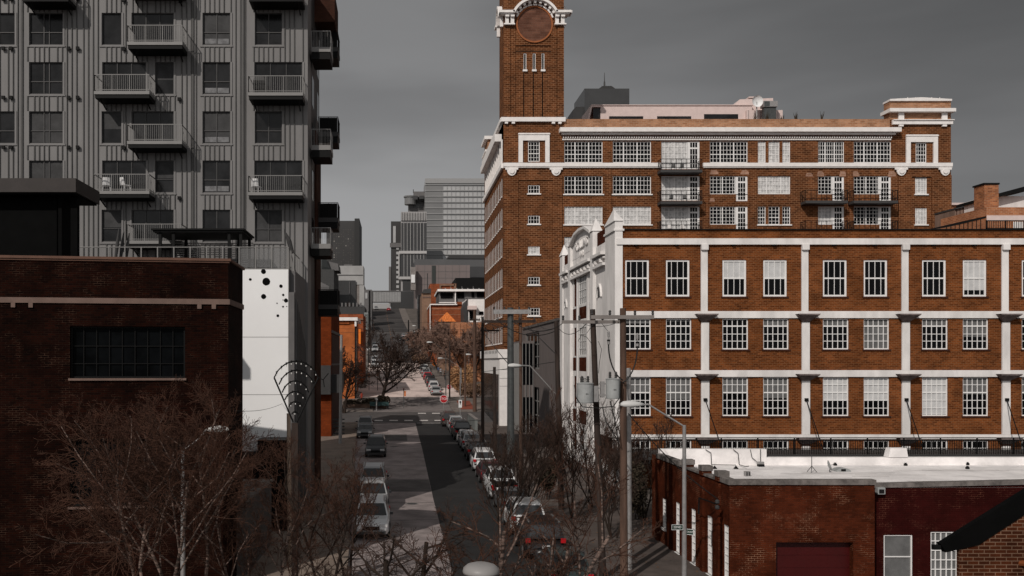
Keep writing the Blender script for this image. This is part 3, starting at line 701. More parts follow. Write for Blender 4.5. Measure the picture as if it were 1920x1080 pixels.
    for i in range(n_):
        a=a0+.1+(math.pi-2*a0-.2)*i/(n_-1); P=[(cx+r*k*math.cos(q_),cz+r*k*math.sin(q_)) for r,q_ in ((37.5,a-.055),(41.9,a-.055),(41.9,a+.055),(37.5,a+.055))]; d.prism(P,Y-.7,Y-.004)
    ring(d,34.6,37.4,a0-.1,math.pi-a0+.1,Y-.3,Y-.003,9,.05)
    for c in (950,960,1043.5,1054): d.box(x_(c-3.2),x_(c+3.2),Y-.5,Y-.141,z_(46),z_(35)); d.box(x_(c-3.6),x_(c+3.6),Y-.75,Y-.142,z_(34.8),z_(30.7))
    for a,b in ((944,964.5),(1039,1060.5)): d.box(x_(a),x_(b),Y-.55,Y-.143,z_(48.5),z_(46)-.002)
    for yy in (0,): 
        for (a,b) in ((Y-.9,Y+.5),(Y+4.1,Y+5.4)): d.box(tx0-.6,tx0-.002,a,b,z_(28.5),z_(24)); d.box(tx1+.002,tx1+.9,a,b,z_(28.5),z_(24))
        for xs_ in (tx0-.6,tx1+.002):
            for i in range(14):
                s=a0+(math.pi-2*a0)*i/14; e=a0+(math.pi-2*a0)*(i+1)/14; yc=Y+2.3
                d.prism([(yc+r*k*.5*math.cos(a),cz+r*k*math.sin(a)) for r,a in ((42,s),(46.5,s),(46.5,e),(42,e))],xs_,xs_+.598,'x')
        for y2 in (Y+.5,Y+4.1): d.box(tx0-.4,tx0-.002,y2-.2,y2+.2,z_(48),z_(28.5)-.002)
    part('arched_hood_mould',d,M['white'],B)
    s=MB()
    for c in (984.3,1001.5,1018): s.box(x_(c-4.2),x_(c+4.2),Y-.2,Y-.003,z_(134.5),z_(131))
    for a,b,c,dd,t_ in wl:
        if t_ in('T','s','p','q') and c>300: s.box(x_(a)-.15,x_(b)+.15,Y-.17,Y+.06,z_(dd+2.2),z_(dd)-.002)
    split('window_sill',s,M['white'],B)
    rnd=random.Random(5)
    for i,(a,b,c,dd,t_) in enumerate(wl):
        org=(x_(a),Y,z_(dd)); wd=x_(b)-x_(a); hh=z_(c)-z_(dd); r_=rnd.random()
        bl=.985 if r_<.38 else 0; bm='curtain'
        if t_=='T': window(B,org,0,wd,hh,[.095,.19,(.285,.07),.37,.46,.55,(.64,.07),.73,.82,.91],[.25,.5,.75] if hh<2.5 else [.2,(.4,.05),.6,.8],'wframe','glass',.1,.045,.2,blind=bl,bm=bm)
        elif t_ in('DB','D','E','F'):
            # glazed part then the door
            dw=x_(22)-x_(0)
            if t_=='DB': dz=z_(dd+12); 
            else: dz=z_(dd+13)
            gl=(org[0],Y,org[2] if t_!='DB' else dz); gh=z_(c)-gl[2]
            if t_=='S' : pass
            window(B,gl,0,wd-dw-.03,gh,[.14,.28,.42,(.5,.06),.64,.78,.9] if t_!='E' else 4,[.2,.4,.6,.8],'wframe','glass',.1,.045,.2,blind=(.985 if (t_=='DB' and c<360) or r_<.35 else 0),bm=bm)
            if t_=='D' and c<300: 
                window(B,(x_(b-22),Y,z_(dd+13)),0,dw,z_(c)-z_(dd+13),4,6,'wframe','glass',.1,.045,.2)
            else: window(B,(x_(b-22),Y,dz),0,dw,z_(c)-dz,[(.13,.12),.4,.62,(.92,.15)],[.05,.2,.36,.52,(.76,.1)],'wframe','glass',.12,.05,.18,name='glazed_door')
        elif t_=='S': window(B,org,0,wd,hh,[.1,.2,(.28,.06),.37,.46,.55,.64,(.72,.06),.8,.9],[.25,.5,.75],'wframe','glass',.1,.045,.2,blind=.98,bm=bm)
        elif t_=='n': window(B,org,0,wd,hh,[],[],'wframe','glass',.07,.04,.12)
        elif t_=='P': window(B,org,0,wd,hh,4,[.2,(.4,.05),.6,.8],'wframe','glass',.1,.045,.12,blind=bl,bm=bm)
        elif t_=='s': window(B,org,0,wd,hh,3,[.2,(.4,.05),.6,.8],'wframe','glass',.09,.045,.2,blind=.98 if c<300 else 0,bm=bm)
        else: window(B,org,0,wd,hh,4,2 if hh<1.5 else 4,'wframe','glass',.1,.045,.15,blind=bl,bm=bm)
    # black balconies
    for a,b,py in ((1239,1317,318),(1239,1317,377),(1239,1317,434),(1511,1590,376),(1601,1684,376),(1511,1590,434),(1601,1684,434)):
        Yf=Y-1.7; s=MB(); xa,xb=X(a,Yf),X(b,Yf); zs=Z(py+5,Yf); z2=Z(py,Yf); zr=Z(py-20,Yf)
        s.box(xa,xb,Yf,Y-.18,zs,z2); o=part('balcony',s,M['dframe'],B)
        q=MB()
        for i in range(9): q.box(xa+(xb-xa-.05)*i/8,xa+(xb-xa-.05)*i/8+.045,Yf+.02,Yf+.06,z2,zr)
        for z3 in (zr,z2+.25): q.box(xa,xb,Yf+.015,Yf+.065,z3-.03,z3+.03)
        for xx in (xa,xb-.05):
            for i in range(5): q.box(xx,xx+.045,Yf+.1+i*.36,Yf+.14+i*.36,z2,zr)
            q.box(xx,xx+.05,Yf+.07,Y-.2,zr-.03,zr+.03)
        part('railing',q,M['black'],o,org=ORG[o.name])
    # white ground-floor cladding at the street corner
    g=MB(); zt2=z_(655); g.box(x0-.55,x_(951),Y-.5,YB-1,zb,zt2-1.1,0); g.box(x0-.75,x_(951)+.15,Y-.7,YB-.9,zt2-1.1+.003,zt2,0)
    for i in range(14): g.box(x0-.62,x0-.551,Y+.6+i*1.4,Y+1.4+i*1.4,zb+.3,zt2-3.2,1)
    for i in range(10): g.box(x0-.8,x0-.751,Y+.6+i*1.9,Y+.8+i*1.9,zt2-.5,zt2-.1,1)
    for zq in (1.5,2.6,3.6): g.box(x0-.57,x_(951)+.02,Y-.52,Y-.501,zt2-1.1-zq,zt2-1.1-zq+.04,2)
    part('white_base',g,[M['white'],M['glassG'],M['mgrey']],B)
    # pink penthouse on the roof
    Yp=126.; xp=lambda p:X(p,Yp); zp=lambda p:Z(p,Yp); zr=zt-.6
    p=MB(); p.box(xp(1126),xp(1410),Yp,Yp+8,zr,zp(198)); p.box(xp(1397)-.0,xp(1464),Yp-.6,Yp+6,zr,zp(208.5))
    p.prism([(xp(1378),zp(197)),(xp(1390),zp(184)),(xp(1453),zp(181.5)),(xp(1453),zr),(xp(1378),zr)],Yp+.6,Yp+7)
    p.box(xp(1407),xp(1426),Yp+.5,Yp+2,zp(181.3),zp(179)); p.box(xp(1108),xp(1412),Yp-.15,Yp+8.1,zp(198),zp(196.6))
    p.prism([(xp(1090),zr+.2),(xp(1108),zp(198)),(xp(1126),zp(198)),(xp(1126),zp(201)),(xp(1110),zp(201)),(xp(1096),zr+.2)],Yp-.1,Yp+6)
    o=part('penthouse',p,M['pink'],B); q=MB()
    for a,b,py,e in ((1142,1206,218,223),(1232,1296,218,223),(1320,1384,214,223)): q.box(xp(a),xp(b),Yp-.02,Yp-.004,zp(e),zp(py))
    q.box(xp(1112),xp(1125),Yp-.02,Yp-.004,zr,zp(203))
    for i in range(6): q.box(xp(1400+i*11),xp(1400+i*11)+.04,Yp-.62,Yp-.604,zr,zp(209))
    part('window_band',q,M['glassG'],o,org=ORG[o.name])
    for i,(px,w_,h_) in enumerate(((1158,12,4),(1179,12,3),(1199,13,5),(1218,9,6.5),(1255,13,7),(1276,8,4),(1300,18,6),(1326,14,6.5),(1351,8,4))):
        m=MB(); m.box(xp(px-w_/2),xp(px+w_/2),Yp+3,Yp+4.5,zp(196.5),zp(196.5-h_)); 
        o=put('rooftop_cooler',m.mesh('rooftop_cooler',M['steel'],(xp(px),Yp+3.7,zp(196.5))),None,(xp(px),Yp+3.7,zp(196.5)),label=('%s metal air cooler on the pink penthouse roof, %s from the left'%(['low','flat','dark fronted','small upright','tall white','short','long','boxy','tiny'][i],['first','second','third','fourth','fifth','sixth','seventh','eighth','last'][i])),cat='air cooler',group='coolers on the pink penthouse')
        o.parent=None
        put('grille',MB().box(-w_*.025,w_*.025,-.76,-.752,.08,h_*.06).mesh('grille',M['dgrey']),o); put('cap',MB().box(-w_*.03,w_*.03,-.6,.6,h_*.0742,h_*.0742+.08).mesh('cap',M['white']),o)
    t_=thing('satellite_dish',(xp(1409),Yp-1.6,zr),'large pale dish antenna standing before the pink rooftop block','dish'); 
    dd=MB(); c=(xp(1409),Yp-2.2,zp(198)); 
    rg=[(0,.35),(.5,.3),(.85,.15),(1.0,0)]; rings=[[dd.P(c[0]+r*.75*math.cos(a),c[1]+y,c[2]+r*.8*math.sin(a)) for a in [2*math.pi*i/20 for i in range(20)]] for r,y in rg]
    for A_,B_ in zip(rings,rings[1:]):
        for i in range(20): dd.f.append([A_[i],A_[(i+1)%20],B_[(i+1)%20],B_[i]]); dd.m.append(0)
    part('dish',dd,M['signW'],t_,smooth=True); part('mast',MB().tube((c[0],c[1]+.35,zr),(c[0],c[1]+.35,c[2]),.08),M['steel'],t_)
    t_=thing('rooftop_unit',(xp(1435),Yp-1.8,zr),'silver air handling unit beside the large rooftop dish','air handler'); part('body',MB().box(xp(1420),xp(1446),Yp-2.2,Yp-1,zp(208),zp(197.5)),M['steel'],t_); part('grille',MB().box(xp(1421),xp(1431),Yp-2.23,Yp-2.202,zp(207),zp(198.5)),M['steelD'],t_); part('stand',MB().box(xp(1422),xp(1444),Yp-2,Yp-1.2,zr,zp(208)-.002),M['steelD'],t_)
warehouse()
def plant(name,x,y,z,h,label,cat,m,n=14,group=None,seed=1):
    t=thing(name,(x,y,z),label,cat,group); r=random.Random(seed); part('pot',MB().lathe([(.18,0),(.25,.3),(.22,.3)],10,(x,y,z)),M['brown'],t)
    b=MB()
    for i in range(n):
        a=r.uniform(0,6.28); q=r.uniform(.1,.5)*h*.6; b.tube((x,y,z+.3),(x+q*math.cos(a),y+q*math.sin(a),z+.3+h*r.uniform(.5,1)),.05,.01,5)
    part('leaves',b,m,t)
zr=Z(224,115.6)
for i,(px,h,l) in enumerate(((1416,.6,'small spiky pot plant right of the rooftop dish'),(1438,.9,'spiky pot plant at the end of the pink rooftop block'),(1466,.5,'small brown pot plant on the brick parapet edge'),(1492,.8,'rust brown potted shrub on the warehouse roof edge, middle of the roof'),(1540,.9,'dark bushy potted shrub on the warehouse roof, rightmost of the roof plants'))):
    plant('potted_plant',X(px,116.6),116.6,zr-.4,h+.6,l,'plant',M['hedge'],group='pot plants on the warehouse roof',seed=i)
for bx,z0 in ((1262,318),(1278,318),(1258,377),(1284,377),(1256,434),(1280,434)):
    pos=(X(bx,114.6),114.6,Z(z0,113.9)+.02)
    chair(pos,R(180 if bx%4 else 150),'%s chair on the %s black balcony of the brick warehouse'%({1262:'left dark wicker',1278:'right dark wicker',1258:'left grey',1284:'right grey',1256:'left pale',1280:'right pale'}[bx],{318:'top',377:'middle',434:'lowest'}[z0]),M['blindG'] if z0!=434 else M['white'],'chairs on the warehouse balconies')

# ---------------- white concrete and brick building ----------------
def rollins():
    Y=64.6; x0=X(1155,Y); x1=X(2300,Y); YB=86.4; zb=-.4; z_=lambda p:Z(p,Y); x_=lambda p:X(p,Y)
    B=thing('white_frame_brick_building',((x0+x1)/2,75,zb),'four storey brick building with white painted concrete frame and an ornate white gabled side','building')
    pil=[1319.5,1508,1695.5,1883,2071,2258]
    cells=[(1172,1217),(1248.5,1293)]; w2=[(1172,1221),(1248.5,1297)]
    cols=[]
    for j in range(6):
        o=[0,182.5,371,557,744,931][j]
        cols.append(((cells[0][0]+o,cells[0][1]+o),(cells[1][0]+o,cells[1][1]+o)))
    holes=[];wl=[]
    for j,cc in enumerate(cols):
        for q,(a,b) in enumerate(cc):
            if a>2290: continue
            for r,(c,d) in enumerate(((487,556),(597.5,655),(707,780),(826,870))):
                e=0 if r==0 else 3.5; holes.append((x_(a),x_(b+e),z_(d),z_(c))); wl.append((a,b+e,c,d,r,j*2+q))
    w=MB(); w.wall(x0,x1,zb,z_(431.5),Y,holes,.2); w.face([(x0,YB,zb),(x1,YB,zb),(x1,YB,z_(440)),(x0,YB,z_(440))]); w.face([(x0+.3,Y,z_(440)),(x1,Y,z_(440)),(x1,YB,z_(440)),(x0+.3,YB,z_(440))]); w.face([(x1,Y,zb),(x1,YB,zb),(x1,YB,z_(440)),(x1,Y,z_(440))])
    part('brick_wall',w,M['brickW'],B)
    t=MB()
    for a,b,d in ((459,447.5,.2),(596.5,583.5,.12),(706.5,694,.12),(823,814.5,.12)): t.box(x0+.004,x1,Y-d,Y-.003,z_(a),z_(b))
    for i,p in enumerate(pil):
        t.box(x_(p-6),x_(p+6.5),Y-.11,Y-.004,z_(583.5)-.003,z_(459)+.003) ; t.box(x_(p-6.5),x_(p+6.5),Y-.3,Y-.111,z_(469),z_(459)+.003)
        t.box(x_(p-5.5),x_(p+9),Y-.12,Y-.004,z_(694)-.004,z_(604)); t.box(x_(p-5.5),x_(p+9.5),Y-.13,Y-.004,z_(814.5)-.004,z_(713)); t.box(x_(p-5.5),x_(p+9.5),Y-.13,Y-.004,z_(880),z_(836))
    part('concrete_frame',t,M['stone'],B)
    c=MB()
    for p in pil:
        for top,h in ((589,14),(701,13),(820,13)):
            pts=[(x_(p-18.5),z_(top)),(x_(p-18),z_(top+2.5)),(x_(p-6),z_(top+h)),(x_(p+8.5),z_(top+h)),(x_(p+20.5),z_(top+2.5)),(x_(p+21.5),z_(top))]
            n=[c.P(a,Y-.75,b) for a,b in (pts[0],pts[1],pts[4],pts[5])]; f=[c.P(a,Y-.121,b) for a,b in (pts[0],pts[5])]; m_=[c.P(a,Y-.14,b) for a,b in (pts[2],pts[3])]
            c.f+=[[n[0],n[1],n[2],n[3]],[n[1],m_[0],m_[1],n[2]],[n[0],n[3],f[1],f[0]],[n[0],f[0],m_[0],n[1]],[n[3],n[2],m_[1],f[1]]]; c.m+=[0]*5
    split('bracket',c,mat('weathered_bracket',(.16,.13,.125),.9,var=.35,scale=3),B)
    s=MB()
    for a,b,cc,d,r,i in wl: s.box(x_(a)-.1,x_(b)+.1,Y-.09,Y-.002,z_(d+2.4),z_(d)-.003)
    split('brick_sill',s,M['brown'],B)
    s=MB(); s.box(x0+.4,x1,Y-.14,Y+.4,z_(431.5)+.003,z_(429.6)); part('parapet_flashing',s,M['black'],B)
    s=MB(); 
    for j in range(6):
        for p in (1192,1268): 
            o=[0,182.5,371,557,744,931][j]; s.box(x_(p+o-3),x_(p+o+3),Y-.22,Y-.003,z_(461.5),z_(459)-.002)
    split('scupper',s,M['black'],B)
    top={2:.62,3:.62,7:.5,}; 
    bl0={2:.5,3:.5,7:.83,5:0}
    for a,b,cc,d,r,i in wl:
        org=(x_(a),Y,z_(d)); wd=x_(b)-x_(a); hh=z_(cc)-z_(d)
        if r==0: window(B,org,0,wd,hh,4,[(.5,.05)],'wframe','glass',.13,.035,.14,blind=bl0.get(i,0) or (.5 if i in(9,) else 0),bm='blind',sill=None)
        elif r==1: window(B,org,0,wd,hh,5,[.27,.5,(.76,.045)],'wframe','glass',.08,.045,.16,blind={3:.25,5:.97,4:.22,6:.22,7:.6,0:.16}.get(i,.1 if i%3==1 else 0),bm='blindG')
        elif r==2: window(B,org,0,wd,hh,5,[.2,.4,(.6,.045),.8],'wframe','glass',.08,.045,.16,blind={0:.4,1:.57,2:.4,3:.55,4:.6,5:.6,6:.97,7:.45}.get(i,.4),bm='blind' if i in(4,5,6) else 'blindG')
        else: window(B,org,0,wd,hh,5,3,'wframe','glass',.08,.045,.16)
    # ---- ornate street side, local frame: u=0 at far end, u=L at the near corner
    L=YB-Y; D=MB().fr((x0,YB,0),R(-90)); U=lambda px:(YB-x0*F/(px-VX))    # u of a pixel on this wall
    def zs(px,py): return CZ+(VY-py)*(x0/(px-VX))
    ztop=zs(1152,444)
    H=[]
    lv=[(zs(1093,664),zs(1093,720-28)),]
    # window/spandrel columns (px ranges): left narrow, centre, right narrow
    cs=[(1070.5,1080.5),(1085.5,1099.5),(1105.5,1111.5)]
    zr=lambda a,b:(zs(1092,b),zs(1092,a))
    bands=[(516,571,'w'),(575,598,'p'),(612,667,'w'),(670,696,'p'),(706,766,'w'),(770,795,'p'),(802,850,'w')]
    for a,b in cs:
        for c_,d_,k in bands: z0,z1=zr(c_,d_); H.append((U(a),U(b),z0,z1))
    arch=[(U(1060),U(1063.5)),(U(1121),U(1128))]
    D.wall(0,L,zb,ztop,0,H,.06)
    # thickness/back for parapet
    zc=ztop
    u1,u2,u3,u4=U(1061),U(1074),U(1112),U(1125)
    um=(u2+u3)/2; half=(u3-u2)/2
    D.box(0.001,L-.001,.13,.5,zc-1.6,zc-.01)
    # gable panel between inner piers
    gp=[(u2,zc-.001),(u3,zc-.001),(u3,zc+1.25),(um+half*.5,zc+1.95),(um,zc+2.05),(um-half*.5,zc+1.95),(u2,zc+1.25)]
    D.prism(gp,-.02,.32)
    cap=[(u3+.1,zc+1.25),(u3+.1,zc+1.5),(um+half*.5,zc+2.15),(um,zc+2.27),(um-half*.5,zc+2.15),(u2-.1,zc+1.5),(u2-.1,zc+1.25),(um-half*.5,zc+1.94),(um,zc+2.04),(um+half*.5,zc+1.94)]
    # cap as two ribbons
    for q in ((0,1,2,9),(9,2,3,8),(8,3,4,7),(7,4,5,6)): D.prism([cap[i] for i in q],-.35,.34)
    def pier(ua,ub,h,d=.25):
        D.box(ua,ub,-d,.45,zb,zc+h); m=(ua+ub)/2; y0,y1=-d-.08,.53; b=[D.P(ua-.08,y0,zc+h+.003),D.P(ub+.08,y0,zc+h+.003),D.P(ub+.08,y1,zc+h+.003),D.P(ua-.08,y1,zc+h+.003)]; tp=D.P(m,(y0+y1)/2,zc+h+1.1)
        D.f+=[[b[0],b[1],tp],[b[1],b[2],tp],[b[2],b[3],tp],[b[3],b[0],tp],b]; D.m+=[0]*5
    pier(u3+.02,u3+1.0,1.3); pier(u2-1.0,u2-.02,1.3); pier(0,1.3,1.0,.1); 
    # near corner pier (goes all the way down)
    ca=U(1137); pier(ca,L+.1,1.05,.1); D.box(ca-.1,L+.16,-.2,.55,zc+.35,zc+.5)
    # cornice bars
    for (a,b) in ((u2,u3),(1.35,u2-1.05),(u3+1.05,ca-.02)):
        for dz,th,dp in ((-.95,.22,.45),(-1.2,.1,.25),(-1.75,.2,.3)): D.box(a,b,-dp,-.002,zc+dz,zc+dz+th)
        n_=max(2,int((b-a)/1.3))
        for i in range(n_): uu=a+(b-a)*(i+.5)/n_; D.box(uu-.12,uu+.12,-.35,-.003,zc-1.45,zc-1.203)
    # arched niches with hood
    for (a,b) in arch:
        m=(a+b)/2; r_=(b-a)/2
        for i in range(10):
            s_=math.pi*i/10; e_=math.pi*(i+1)/10
            D.prism([(m+q*math.cos(t),zc-4.0+q*math.sin(t)*1.3) for q,t in ((r_,s_),(r_+.16,s_),(r_+.16,e_),(r_,e_))],-.14,-.002)
    for c_ in (1068,1083,1102.5,1114): D.box(U(c_)-.2,U(c_)+.15,-.05,-.002,zb,zc-2.0)
    part('ornate_side',D,M['stone'],B)
    N=MB().fr((x0,YB,0),R(-90))
    for (a,b) in arch:
        m=(a+b)/2; r_=(b-a)/2-.03
        N.prism([(m+r_*math.cos(math.pi*i/10),zc-4.0+r_*1.3*math.sin(math.pi*i/10)) for i in range(11)],-.03,-.004)
    split('niche',N,M['dgrey'],B)
    N=MB().fr((x0,YB,0),R(-90))
    for a,b in cs:
        for c_,d_,k in bands:
            z0,z1=zr(c_,d_)
            if k=='p': N.box(U(a)+.003,U(b)-.003,.02,.1,z0,z1)
            elif a!=cs[1][0]: N.box(U(a)+.003,U(b)-.003,.045,.11,z0,z1); 
    N.box(1.35,u2-1.05,.1,.3,zc+.01,zc+.9); N.box(u3+1.05,ca-.02,.1,.3,zc+.01,zc+1.1)
    split('brown_infill',N,M['brickR'],B)
    N=MB().fr((x0,YB,0),R(-90))
    for a,b in (cs[0],cs[2]):
        for c_,d_,k in bands:
            if k=='w': z0,z1=zr(c_,d_); um_=(U(a)+U(b))/2; N.box(um_-.2,um_+.2,-.02,.04,z0,z1)
    split('side_mullion',N,M['stone'],B)
    for c_,d_,k in bands:
        if k=='w':
            z0,z1=zr(c_,d_); a,b=U(cs[1][0]),U(cs[1][1]); window(B,(x0,YB-a,z0),R(-90),b-a,z1-z0,4,4,'wframe','glassG',.1,.05,.075)
    # raised lettering
    for txt,zz_,sz in (('ROLLINS',zc+.62,1.0),('1912',zc-.05,.6)):
        cu=bpy.data.curves.new('lettering','FONT'); cu.body=txt; cu.size=sz; cu.extrude=.06; cu.align_x='CENTER'
        tmp=bpy.data.objects.new('tmp',cu); COL.objects.link(tmp); bpy.context.view_layer.update()
        me=bpy.data.meshes.new_from_object(tmp.evaluated_get(bpy.context.evaluated_depsgraph_get())); bpy.data.objects.remove(tmp)
        me.materials.clear(); me.materials.append(M['stone'])
        # text faces -Z of its own; stand it up and turn to the street (facing -x)
        from mathutils import Matrix
        me.transform(Matrix.Rotation(R(-90),4,'Z')@Matrix.Rotation(R(90),4,'X')@Matrix.Scale(1.3,4,(1,0,0)))
        put('lettering',me,B,(x0-.08,YB-um,zz_))
    # raised walkway with iron railing in front
    wk=thing('walkway',((x0+x1)/2,62,0),'raised walkway with long black iron railing before the white framed building','walkway')
    xr0=X(1146,61); f=MB(); f.box(xr0,x1,61,Y-.2,Z(862,61),Z(852,61)); 
    for i in range(8): f.box(xr0+1+i*6,xr0+1.3+i*6,61.1,61.4,-.3,Z(862,61))
    part('deck',f,M['dgrey'],wk)
    q=MB(); zt_=Z(821,61); z0=Z(852,61); q.box(xr0,x1,61,61.05,zt_-.03,zt_+.03); q.box(xr0,x1,61,61.05,zt_-.2,zt_-.15); q.box(xr0,x1,61,61.05,z0+.35,z0+.4)
    x=xr0
    while x<X(1960,61): q.box(x,x+.03,61.01,61.04,z0,zt_-.2); x+=.155
    x=xr0
    while x<X(2100,61): q.box(x,x+.07,61,61.07,z0,zt_); x+=2.46
    for i in range(18): q.box(xr0,xr0+.04,61.1+i*.19,61.13+i*.19,z0,zt_)
    part('railing',q,M['black'],wk)
    # tie rods from the pilasters down to the walkway
    for i,p in enumerate((1321,1510,1697,1885)):
        s=MB(); a=(x_(p),Y-.15,z_(749)); b=(X(p+32,61),60.9,Z(842,61)); s.tube(a,b,.035)
        s.box(a[0]-.12,a[0]+.12,Y-.25,Y-.13,a[2]-.1,a[2]+.1)
        solo('tie_rod',s,M['black'],'black tie rod slanting from the %s white pilaster to the iron walkway'%['first','second','third','fourth'][i],'tie rod',a,'tie rods of the walkway')
rollins()
# ---------------- grey annex between ----------------
def annex():
    x0=15.5; ya,yb=87.,112.; zt=13.2; rot=R(-90)
    B=thing('grey_annex',(18,100,0),'plain grey rendered annex with tall strip windows between the white building and the warehouse','building')
    L=yb-ya; U=lambda px:(yb-x0*F/(px-VX)); w=MB().fr((x0,yb,0),rot)
    hs=[(U(985),U(1011),8.4,12.6),(U(985),U(1011),1.6,6.4),(U(966),U(982),8.4,11.6),(U(966),U(982),1.6,6.4)]
    w.wall(-2,L,0,zt,0,[h for h in hs if h[1]>h[0]],.3); w.t=(0,0,0,1,0); w.face([(x0,ya,0),(20,ya,0),(20,ya,zt),(x0,ya,zt)]); w.face([(x0,ya,zt),(20,ya,zt),(20,yb,zt),(x0,yb,zt)])
    part('wall',w,mat('grey_render',(.13,.11,.105),.85,var=.12,streak=.3),B)
    for h in hs: window(B,(x0,yb-h[0],h[2]),rot,h[1]-h[0],h[3]-h[2],4,3,'railG','glass',.18,.14,.25)
    c=MB().box(x0-.12,20,ya-.1,yb,zt+.003,zt+.25); part('coping',c,M['concD'],B)
    xw=14.0; zw=11.6; part('glazed_wing',MB().box(xw,x0-.003,103,113,0,zw),MC['grey_render'],B)
    g=MB(); g.box(xw-.03,xw-.004,103.2,112.8,6.6,zw-.3); g.box(xw-.03,xw-.004,103.2,112.8,1.2,5.2); g.box(xw+.1,x0-.1,102.97,102.996,6.6,zw-.3); g.box(xw+.1,x0-.1,102.97,102.996,1.2,5.2); split('strip_glazing',g,M['glass'],B)
    g=MB()
    for i in range(9): g.box(xw-.14,xw-.031,103.2+i*1.15,103.38+i*1.15,1.2,zw-.2)
    for i in range(4): g.box(xw+.1+i*.4,xw+.17+i*.4,102.86,102.969,1.2,zw-.2)
    split('mullion',g,M['railG'],B)
annex()
# ---------------- low maroon brick building ----------------
def lowbrick():
    Yf=35.7; x0=13.06; YB=45.7; zt=4.55; zr=4.0
    B=thing('low_brick_building',(20,41,0),'low maroon brick garage with white flat roof and grey stone coping, bottom right','building')
    # side wall
    L=YB-Yf; U=lambda px:YB-x0*F/(px-VX); w=MB().fr((x0,YB,0),R(-90))
    def zs(px,py): return CZ+(VY-py)*(x0/(px-VX))
    sl=[(1242,1249,933,988),(1267,1274,940,1035),(1296,1304,952,1055),(1326,1335,965,1075),(1357,1366,982,1095)]
    hs=[(U(a),U(b),max(.9,zs(a,d)),zs(a,c)) for a,b,c,d in sl]
    hs=[(u,v,max(.35,zs(sl[i][0],sl[i][3])),zs(sl[i][0],sl[i][2])) for i,(u,v,_,_) in enumerate(hs)]
    w.wall(0,L,-.3,zt-.12,0,hs,.14)
    for px in (1232,1257,1284,1316,1346): u=U(px); w.box(u,u+.35,-.1,-.002,-.3,zt-.2)
    for i,px in enumerate((1284,1316,1346)): u=U(px); w.box(u-.02,u+.38,-.12,.3,zt-.119,zt+.08)
    w.t=(0,0,0,1,0)
    # front pier, garage recess
    xg0,xg1=X(1455,Yf),X(1600,Yf); xe=X(1640,Yf)
    w.wall(x0,xe,-.3,zt-.12,Yf,[(xg0,xg1,-.3,Z(1017,Yf))],.35)
    w.box(X(1452,Yf)-.05,X(1452,Yf)+.0,Yf-.03,Yf-.001,-.3,zt-.13)
    w.face([(xe,Yf,-.3),(xe,Yf+.9,-.3),(xe,Yf+.9,zt-.12),(xe,Yf,zt-.12)])
    part('wall',w,M['brickR'],B)
    for i,h in enumerate(hs): window(B,(x0,YB-h[0],h[2]),R(-90),h[1]-h[0],h[3]-h[2],3,8,'wframe','glassG',.05,.03,.1,blind=.97,bm='blindG',sill=.04)
    d=MB().box(xg0,xg1,Yf+.3,Yf+.34,-.3,Z(1017,Yf)); 
    for i in range(6): d.box(xg0,xg1,Yf+.285,Yf+.3,.1+i*.5,.12+i*.5)
    part('garage_door',d,M['red'],B)
    # right wing, set back
    Yw=36.6; xe2=40.; v=MB(); hh=[(X(1657,Yw),X(1711,Yw),.5,Z(1003,Yw)),(X(1745,Yw),X(1796,Yw),.5,Z(997,Yw))]
    v.wall(xe+.002,xe2,-.3,zt-.35,Yw,hh,.15)
    pts=[(xe+.002,zt-.35),(xe2,zt-.35),(xe2,zt+.3),(X(1920,Yw),zt+.1),(xe+.002,zt-.33)]
    v.prism([(xe+.002,zt-.348),(xe2,zt-.348),(xe2,zt+.1),(xe+.01,zt-.34)],Yw,Yw+.25)
    part('wing_wall',v,M['brickR2'],B)
    window(B,(hh[0][0],Yw,.5),0,hh[0][1]-hh[0][0],hh[0][3]-.5,[],[(.5,.02)],'wframe','glassG',.05,.03,.1,blind=.97,bm='blindG')
    window(B,(hh[1][0],Yw,.5),0,hh[1][1]-hh[1][0],hh[1][3]-.5,5,5,'wframe','glassG',.05,.035,.1,blind=.97,bm='blindG')
    c=MB(); c.box(x0-.06,xe+.04,Yf-.06,Yf+.3,zt-.118,zt+.08); 
    c.prism([(xe+.03,zt-.37),(xe2,zt+.08),(xe2,zt+.27),(xe+.03,zt-.2)],Yw-.06,Yw+.3)
    c.fr((x0,YB,0),R(-90))
    for a,b,h in ((0,U(1276),.1),(U(1276),U(1316),-.03),(U(1316)+.2,U(1340),-.03),(U(1340),L-.31,.08)): c.box(a+.01,b-.01,-.06,.3,zt-.118,zt+h)
    for px in (1284,1316,1346): u=U(px); c.box(u-.05,u+.42,-.14,.33,zt+.08,zt+.3)
    c.t=(0,0,0,1,0)
    part('stone_coping',c,M['coping'],B)
    # roof
    r=MB(); r.face([(x0+.3,Yf+.3,zr),(xe,Yf+.3,zr),(xe,Yf+1.2,zr),(40,Yf+1.2,zr),(40,46.3,zr),(x0+.3,46.3,zr)]); part('roof',r,M['roofW'],B)
    p=MB(); p.box(x0+.3,40,YB+.5,YB+.9,zr-1,Z(857,46.4)); part('rear_wall',MB().box(x0,x0+.299,YB+.002,YB+.9,-.3,zt-.05),M['brickR'],B); p.box(x0+.31,X(1440,46),YB+.48,YB+.88,zr-.1,Z(843,46)); p.box(x0+.002,x0+.3,Yf+.3,YB+.49,zr-.1,zt-.121)
    p.prism([(X(1669,46),Z(858,46)),(X(1673,46),Z(841,46)),(X(1703,46),Z(841,46)),(X(1706,46),Z(858,46))],YB+.45,YB+.92)
    part('white_parapet',p,M['roofW'],B)
    # flashing seams
    s=MB(); rr=random.Random(3)
    for i in range(26):
        y=Yf+.8+rr.random()*9; x=rr.uniform(x0+1,38); s.box(x,x+rr.uniform(1.5,5),y,y+.05,zr+.003,zr+.008)
